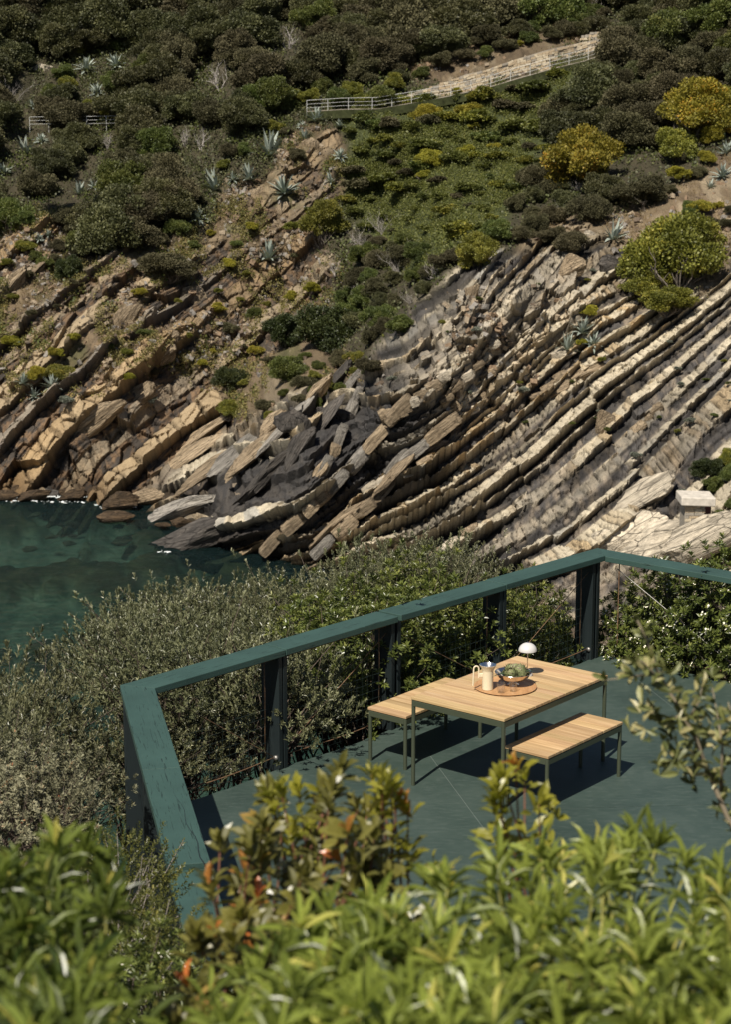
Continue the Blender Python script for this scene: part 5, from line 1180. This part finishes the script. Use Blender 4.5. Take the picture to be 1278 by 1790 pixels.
def block_mesh(seed):
    import bmesh
    bm = bmesh.new(); bmesh.ops.create_cube(bm, size=2.0); bmesh.ops.subdivide_edges(bm, edges=bm.edges[:], cuts=3, use_grid_fill=True); r = np.random.default_rng(seed)
    co = np.array([v.co[:] for v in bm.verts]); co = co*(1-.10*(np.abs(co) > .99).sum(1, keepdims=True)*.5*(np.abs(co) > .99))
    pl = unit(r.normal(size=(6, 3))); 
    for n_ in pl:
        ex = co@n_-(1.02+.2*r.random()); co = co-np.where(ex > 0, ex, 0)[:, None]*n_*.9
    co = co+r.normal(size=co.shape)*.025
    for v, c in zip(bm.verts, co): v.co = c
    me = bpy.data.meshes.new('rock_block'); bm.to_mesh(me); bm.free(); me.materials.append(M_TAN); return me
BLK = [block_mesh(720+i) for i in range(6)]
part_rocks()
# ------------------------------------------------------------------ shrubs close to the terrace
def shoots(r, tips, dirs, n_leaf, L, Wd, T, back, whorl, spread, tone):
    """leaves along short shoots; whorl 0..1 gathers them at the tip"""
    n = len(tips); P, Dv, U, R_, LL = [], [], [], [], []
    a = unit(np.cross(dirs, rvec(r, n))); b = np.cross(unit(dirs), a)
    for k in range(n_leaf):
        u = (k+.5)/n_leaf; th = k*2.39996+r.random(n)*.9
        s_ = back*(u**(1.0+2*whorl)); rd = a*np.cos(th)[:, None]+b*np.sin(th)[:, None]; op = spread[0]+(spread[1]-spread[0])*u+.15*r.normal(size=n)
        P.append(tips-unit(dirs)*s_[:, None] if np.ndim(s_) else tips-unit(dirs)*s_); Dv.append(unit(dirs)*np.cos(op)[:, None]+rd*np.sin(op)[:, None])
        U.append(unit(dirs)*np.sin(op)[:, None]-rd*np.cos(op)[:, None]+.25*rvec(r, n)); R_.append(np.clip(tone*.55+.35*r.random(n)+.25*(1-u)-.1, 0, 1)); LL.append(L*(.65+.5*r.random(n))*(.6+.4*min(1, u*3)))
    P = np.concatenate(P); LL = np.concatenate(LL)
    return leaves(P, np.concatenate(Dv), np.concatenate(U), LL, LL*Wd, T, np.concatenate(R_))
def stems(tips, roots, rad, seed, mat, name='branches', seg=4, bend=.12, grp=5):
    """twigs from shoot tips gathered into limbs that meet at the roots"""
    r = random.Random(seed); m = MB(); tips = [Vector(t) for t in tips]
    for k in range(0, len(tips), grp):
        g_ = tips[k:k+grp]; ro = Vector(r.choice(roots)); c = sum(g_, Vector())/len(g_); j = ro+(c-ro)*r.uniform(.45, .65)+Vector((r.uniform(-bend, bend), r.uniform(-bend, bend), 0)); mid = ro+(j-ro)*.5+Vector((r.uniform(-bend, bend), r.uniform(-bend, bend), 0))
        m.tube([ro, mid, j], [rad*2.0, rad*1.6, rad*1.2], seg, False)
        for t in g_:
            q_ = j+(t-j)*.55+Vector((r.uniform(-bend, bend)*.6, r.uniform(-bend, bend)*.6, r.uniform(-bend, 0)*.3)); m.tube([j, q_, t], [rad, rad*.75, rad*.45], seg, False)
    return m.mesh(name, mat)
L_GREYG = leaf_mat('grey_green_hedge_leaves', (.024, .031, .011), (.20, .202, .105), (.43, .42, .28), .14, .42, .5, .02, .25, .93)
L_PITT = leaf_mat('glossy_hedge_leaves', (.030, .046, .012), (.15, .175, .04), (.27, .28, .08), .25, .35, .5, .02, .2)
L_DRYG = leaf_mat('dry_grey_leaves', (.045, .045, .022), (.25, .24, .145), (.30, .12, .05), .1, .6, .3, .02, .2, .965)
L_SMALL = leaf_mat('small_yellow_green_leaves', (.035, .045, .010), (.13, .135, .028), (.23, .21, .045), .25, .4, .45, .02, .2)
gP = NG('white_petals'); M_PETAL = gP.fin(gP.pbsdf((.80, .76, .62), .6, 0, .3))
M_TWIG = plain('brown_twigs', (.075, .058, .045), .85, 0, .2, .3, 14); M_TWIGP = plain('pale_grey_twigs', (.24, .21, .185), .8, 0, .2, .25, 14)
def canopy(seed, rx, rz, n, kind, under=.12):
    """shrub whose shoots cover an uneven dome (top at z = 0); returns foliage and branches meshes"""
    r = np.random.default_rng(seed); d = rvec(r, n); d[:, 2] = np.abs(d[:, 2])*1.0-under*r.random(n)*1.6; d = unit(d)
    th = np.arctan2(d[:, 1], d[:, 0]); lump = 1+.20*np.sin(3*th+seed)+.14*np.sin(9*th+4*d[:, 2]+seed)+.12*np.sin(5*th+2*seed)*d[:, 2]+.13*r.normal(size=n)
    tips = d*np.array([rx, rx, rz])*(lump*(.72+.34*r.random(n)**.5))[:, None]-np.array([0, 0, rz*.95])
    if kind in ('sprig', 'whorl', 'dry'):
        cl = vnoise(d[:, 0]*3.2+7*seed, d[:, 1]*3.2+d[:, 2]*2.6, seed); tips = tips*(1-.22*(cl < .42))[:, None]-np.array([0, 0, .06])*(cl < .42)[:, None]
    dirs = unit(d*.8+np.array([0, 0, .75])+.45*rvec(r, n)); tone = r.random(n)
    if kind == 'sprig': lv = shoots(r, tips, dirs, 14, .050, .32, T4, .085, .25, (.25, .95), tone); mats = L_GREYG
    elif kind == 'dry': lv = shoots(r, tips, dirs, 16, .060, .32, T2, .06, .5, (.5, 1.4), tone); mats = L_DRYG
    elif kind == 'whorl': lv = shoots(r, tips, dirs, 14, .068, .33, T4, .035, .3, (.35, 1.45), tone); mats = L_PITT
    elif kind == 'small': lv = shoots(r, tips, dirs, 14, .044, .5, T4, .13, .0, (.6, 1.3), tone); mats = L_SMALL
    f = np_mesh('foliage', *lv[:2], mats, False, {'rnd': lv[2]})
    roots = [(0.1, 0, -rz*1.9-.5), (-.1, .1, -rz*1.9-.5), (0, -.12, -rz*1.9-.5)]
    br = stems(tips[:: max(1, n//(60 if kind != 'small' else 36))], roots, .0065, seed, M_TWIG if kind != 'small' else M_TWIGP, bend=.16)
    fl = None
    if kind in ('whorl',):
        V_, F_ = [], []; sel = [i for i in range(n) if r.random() < .30 and d[i, 2] > -.1]
        for i in sel:
            for j in range(r.integers(3, 7)):
                c = tips[i]+dirs[i]*.012+r.normal(size=3)*.014; k = len(V_); a = unit(np.cross(dirs[i], rvec(r, 1)[0])); b = np.cross(dirs[i], a)
                for q_ in range(5):
                    t = q_*1.2566; V_.append(c+(a*math.cos(t)+b*math.sin(t))*.0105+dirs[i]*.003)
                V_.append(c); F_ += [(k+q_, k+(q_+1) % 5, k+5) for q_ in range(5)]
        fl = np_mesh('blossom', np.array(V_), np.array(F_), M_PETAL)
    return f, br, fl
HED = {'sprig': [canopy(800+i, .74, .55, 620, 'sprig', .25) for i in range(4)], 'whorl': [canopy(820+i, .66, .62, 430, 'whorl', .5) for i in range(3)],
       'dry': [canopy(840+i, .62, .55, 420, 'dry', .3) for i in range(2)], 'small': [canopy(860+i, .50, .62, 300, 'small', .5) for i in range(2)]}
def hedge(kind, x, y, z, label, group, s_=1.0, bloom=True, name='hedge_shrub', mat=None):
    if group:
        a_, b_, _ = to_px(x, y, z); label = near_label(label, a_, b_, MARKS_NEAR)
    f, br, fl = HED[kind][_nb[0] % len(HED[kind])]; _nb[0] += 1
    t = thing(name, label, 'hedge shrub', (x, y, z), group, random.random()*6.28); t.scale = (s_, s_, s_*random.uniform(.9, 1.1))
    o = link('foliage', f, parent=t)
    if mat is not None: mat_obj(o, mat)
    link('branches', br, parent=t)
    if fl is not None and bloom: tag(link('blossom', fl, parent=t), kind='stuff')
    return t
rh = random.Random(41)
GG = 'shrubs of the grey-green mass between terrace and sea'
cells_ = []
yy = 12.6
while yy < 25:
    xx = -4.6+.3*(int(yy*2) % 2)
    while xx < 1.6:
        px_, py_, _ = to_px(xx, yy, .8); o_ = float(out_deck(xx, yy))
        ow_ = (xx-A_IN.x)*N0.x+(yy-A_IN.y)*N0.y
        if (o_ > .40 if ow_ < .2 else ow_ > 1.0) and -110 < px_ < 800 and (yy < 16.2+1.15*max(0, xx+3.2)+ (2.2 if xx > -2.4 else 0)): cells_.append((xx+rh.uniform(-.15, .15), yy+rh.uniform(-.15, .15), o_))
        xx += .86
    yy += .80
for x, y, o_ in cells_:
    z = 1.06-.115*(y-14.5)-.10*float(sstep(-2.2, -3.4, x))+rh.uniform(-.16, .16)+.12*math.sin(x*2.3)
    if o_ < .9: z = min(z, 1.05)
    px_, _, _ = to_px(x, y, z)
    if px_ < 580 and o_ > .9: z -= .17
    if px_ > 560 and o_ < 2.0: hedge('whorl', x, y, z-.02, 'glossy green shrub', 'glossy shrubs behind the far bays', 1.0, bloom=False)
    else: hedge('sprig', x, y, z, 'grey-green shrub', GG)
# lower, shaded growth right behind the rail
for k in range(11):
    p = A_IN+D1*(.25+.52*k)+N1*rh.uniform(1.05, 1.5)
    hedge('whorl' if k > 5 else 'sprig', p.x, p.y, .30+rh.uniform(-.12, .15), 'low shaded shrub', 'shaded growth behind the railing', .8, bloom=False)
for k in range(6):
    p = A_IN+D1*(3.1+.5*k)+N1*rh.uniform(.55, .95)
    hedge('whorl', p.x, p.y, .72-.03*k+rh.uniform(-.12, .12), 'half shaded glossy shrub', 'glossy shrubs in the far bays', .85, bloom=False)
    p = A_IN+D1*(3.3+.55*k)+N1*rh.uniform(1.2, 1.7)
    hedge('whorl', p.x, p.y, .50-.05*k+rh.uniform(-.1, .1), 'glossy shrub farther out', 'glossy shrubs beyond the far bays', .9, bloom=False)
for k in range(8):
    p = AP_IN+D2*(.30+.42*k)+N2*rh.uniform(.62, .85)
    hedge('whorl', p.x, p.y, .93+rh.uniform(-.06, .10)+(.12 if k > 4 else 0)-(.25 if k < 1 else 0), 'white flowered shrub', 'flowering shrubs along the right hand railing', 1.0)
    p = AP_IN+D2*(.12+.45*k)+N2*rh.uniform(.42, .55)
    hedge('whorl', p.x, p.y, .45+rh.uniform(-.08, .08), 'low flowering shrub', 'lower flowering shrubs along the right hand railing', .78)
for (px, py, Y) in ((10, 1290, 11.6), (95, 1300, 11.8), (40, 1350, 11.0)):
    p = at_y(px, py, Y); hedge('dry', p[0], p[1], p[2], 'dry silvery shrub', 'dry shrubs left of the railing', .58, name='dry_shrub')
for (px, py, Y, s_) in ((212, 1450, 8.6, .5), (250, 1580, 7.4, .46), (215, 1590, 7.0, .5), (185, 1480, 8.2, .5), (245, 1680, 6.5, .5), (290, 1730, 6.6, .5)):
    p = at_y(px, py, Y); hedge('small', p[0], p[1], p[2], 'twiggy small leaved shrub', 'small leaved shrubs beside the railing', s_, name='twiggy_shrub')
p = at_y(220, 1650, 6.4); hedge('whorl', p[0], p[1], p[2], 'small shrub with white flowers between the blurred bush and the railing', None, .5, name='flowering_shrub')

# ------------------------------------------------------------------ out of focus growth in front of the lens
def leaf_rib_mat(name, dark, light, new, rib, trans=.27, rough=.36):
    m = leaf_mat(name, dark, light, new, trans, rough, .55, .02, .1, .9); return m
L_FRONT = leaf_rib_mat('front_lance_leaves', (.036, .060, .011), (.27, .325, .062), (.52, .49, .13), None, .36)
L_FRONTD = leaf_rib_mat('front_dark_leaves', (.026, .043, .009), (.185, .22, .042), (.40, .36, .085), None, .32)
L_RED = leaf_rib_mat('front_russet_leaves', (.055, .058, .014), (.20, .185, .04), (.48, .16, .04), None)
L_REDT = leaf_rib_mat('front_new_growth', (.15, .15, .022), (.33, .30, .04), (.50, .15, .045), None, .45)
L_OLIVE = leaf_rib_mat('olive_tree_leaves', (.060, .075, .022), (.19, .205, .065), (.34, .31, .14), None, .25, .45)
M_STEMY = plain('yellow_green_stem', (.27, .26, .07), .6, 0, .3, .2, 20); M_STEMR = plain('red_brown_stem', (.13, .055, .03), .7, 0, .3, .2, 20); M_STEMG = plain('grey_olive_bark', (.21, .175, .12), .85, 0, .2, .25, 20)
def front_bush(name, label, polys, n, yof, seed, mat, stem, L=.076, Wd=.17, nl=13, back=.03, whorl=.25, spread=(.25, 1.35), below=.6, mat2=None, T=TL, updir=.9, group=None, old=.3):
    """foreground bush: shoot tips fill the outline where it stands, at the distance yof(row)"""
    r = np.random.default_rng(seed); q_ = []; bb = np.array(polys); lo, hi = bb.min(0), bb.max(0)
    while len(q_) < n:
        c = lo+(hi-lo)*r.random(2)
        if inside(c, polys) > 0: q_.append(c)
    tips = np.array([at_y(c[0], c[1], yof(c[1])+r.normal()*.10) for c in q_]); dirs = unit(np.array([0, -.15, updir])+.5*rvec(r, n)); tone = r.random(n)
    lv = [shoots(r, tips, dirs, nl, L, Wd, T, back, whorl, spread, tone)]
    k = int(n*below)                                                  # older leaves lower on the same shoots
    if k: 
        sub = r.choice(n, k, False); t2 = tips[sub]-dirs[sub]*(.09+.08*r.random((k, 1)))+.03*r.normal(size=(k, 3)); lv.append(shoots(r, t2, dirs[sub], 9, L*1.05, Wd*1.1, T, .07, .0, (.8, 1.6), tone[sub]*old))
    v, f, q2 = join(lv); c0 = tips.mean(0); gz = tips[:, 2].min()-.75; base = Vector((c0[0], c0[1]+.1, gz))
    t = thing(name, label, 'bush', tuple(base), group)
    link('foliage', np_mesh('foliage', v-np.array(base), f, mat, False, {'rnd': q2}), parent=t)
    roots = [(.08*math.cos(a), .08*math.sin(a), 0) for a in (0, 2, 4)]
    link('branches', stems([Vector(p_)-base for p_ in tips-dirs*.01], roots, .0036, seed, stem, bend=.05, seg=6, grp=4), parent=t)
    return t
yb = lambda py: 3.95-(py-1400)/390*1.35
PL = [(-60, 1540), (40, 1500), (120, 1475), (185, 1480), (205, 1530), (205, 1600), (180, 1700), (200, 1830), (-60, 1830)]
front_bush('foreground_bush', 'blurred green lance leaved bush filling the lower left corner, close to the lens', PL, 88, lambda py: 3.7-(py-1420)/390*1.2, 901, L_FRONTD, M_STEMY, group='blurred foreground bushes')
PR1 = [(470, 1650), (560, 1590), (700, 1565), (800, 1530), (880, 1500), (880, 1830), (380, 1830), (420, 1700)]
front_bush('foreground_bush', 'blurred bright green lance leaved bush at the bottom middle of the photo', PR1, 88, yb, 902, L_FRONT, M_STEMY, group='blurred foreground bushes')
PR2 = [(860, 1530), (960, 1480), (1060, 1470), (1130, 1435), (1170, 1460), (1250, 1515), (1340, 1530), (1340, 1830), (860, 1830)]
front_bush('foreground_bush', 'blurred bright green lance leaved bush filling the lower right corner', PR2, 108, yb, 903, L_FRONT, M_STEMY, group='blurred foreground bushes')
PC = [(300, 1570), (360, 1500), (430, 1400), (470, 1370), (540, 1340), (600, 1330), (660, 1330), (700, 1370), (730, 1450), (700, 1560), (560, 1600), (450, 1680), (380, 1830), (270, 1830), (310, 1700)]
front_bush('russet_bush', 'blurred bush with rust and yellow young shoots standing before the bench and floor', PC, 58, lambda py: 4.5-(py-1330)/460*1.3, 904, L_RED, M_STEMR, .062, .42, 11, .06, .1, (.3, 1.3), .7, group='blurred russet bushes')
front_bush('russet_bush', 'single blurred shoot of yellow and orange leaves in front of the near bench', [(860, 1330), (930, 1315), (955, 1400), (900, 1440), (860, 1410)], 7, lambda py: 4.3, 905, L_REDT, M_STEMR, .055, .4, 10, .05, .1, (.2, 1.1), 1.0, group='blurred russet bushes', old=.9)
front_bush('russet_bush', 'blurred yellow and red shoot tips rising in the middle, left of the table legs', [(620, 1325), (690, 1330), (730, 1420), (650, 1420)], 9, lambda py: 4.25, 906, L_REDT, M_STEMR, .05, .4, 10, .045, .1, (.2, 1.0), 1.0, group='blurred russet bushes', old=.9)
front_bush('russet_bush', 'blurred yellow and red shoot tips over the lower end of the railing', [(440, 1390), (560, 1330), (580, 1400), (470, 1480)], 8, lambda py: 4.3, 907, L_REDT, M_STEMR, .05, .4, 9, .045, .1, (.2, 1.0), 1.0, group='blurred russet bushes', old=.8)
# olive twigs reaching in from the right
oy_ = 4.7
def pxs(l, dy=0): return [Vector(at_y(a, b, oy_+dy)) for a, b in l]
MAIN = [(1420, 1700), (1330, 1520), (1268, 1420), (1235, 1340), (1212, 1280), (1180, 1225), (1150, 1175), (1130, 1115), (1112, 1080)]
BRS = [(MAIN, .009), ([(1150, 1178), (1110, 1186), (1055, 1190)], .004), ([(1205, 1270), (1225, 1230), (1232, 1205)], .004), ([(1262, 1410), (1262, 1300), (1250, 1210)], .005), ([(1330, 1400), (1290, 1290), (1275, 1230)], .005), ([(1240, 1340), (1200, 1345), (1180, 1340)], .003), ([(1190, 1240), (1160, 1265), (1140, 1245)], .003), ([(1150, 1180), (1120, 1150), (1105, 1150)], .003), ([(1250, 1370), (1230, 1330), (1170, 1290)], .003)]
ol = thing('olive_tree', 'blurred olive twigs reaching in over the floor from the right', 'olive tree', tuple(Vector(at_y(1420, 1700, oy_))-Vector((0, 0, 1.2))))
ob = ol.location.copy(); m = MB(); tps, drs = [], []; r_ = random.Random(77)
for l, rad in BRS:
    P = pxs(l); n = len(P); P = [p+Vector((0, r_.uniform(-.04, .04), 0)) for p in P]
    if l is MAIN: P = [Vector(ob)]+P; n += 1
    m.tube([p-Vector(ob) for p in P], [rad*(1-.75*i/(n-1)) for i in range(n)], 7)
    for a, b in zip(P[:-1], P[1:]):
        if (a-Vector(ob)).length < .5: continue
        nn_ = max(2, int((b-a).length/.030))
        for i in range(nn_): tps.append(a+(b-a)*((i+r_.random())/nn_)); drs.append((b-a).normalized())
for q_ in range(46):     # side shoots in the dense middle part
    a = Vector(at_y(r_.gauss(1195, 38), r_.gauss(1275, 60), oy_+r_.uniform(-.1, .1))); tps.append(a); drs.append(Vector((r_.uniform(-1, 1), r_.uniform(-.5, .5), r_.uniform(-.3, 1))).normalized())
tps = np.array([tuple(t) for t in tps]); drs = np.array([tuple(t) for t in drs]); rr2 = np.random.default_rng(5)
k4 = 4; P4 = np.repeat(tps, k4, 0); D4 = unit(np.repeat(drs, k4, 0)*.7+.9*rvec(rr2, len(P4))); LL = .046*(.6+.6*rr2.random(len(P4)))
v, f, q2 = leaves(P4, D4, rvec(rr2, len(P4))+np.array([0, -.4, .8]), LL, LL*.36, TL, rr2.random(len(P4)))
link('branch', m.mesh('branch', M_STEMG, True), parent=ol); link('foliage', np_mesh('foliage', v-np.array(ob), f, L_OLIVE, False, {'rnd': q2}), parent=ol)
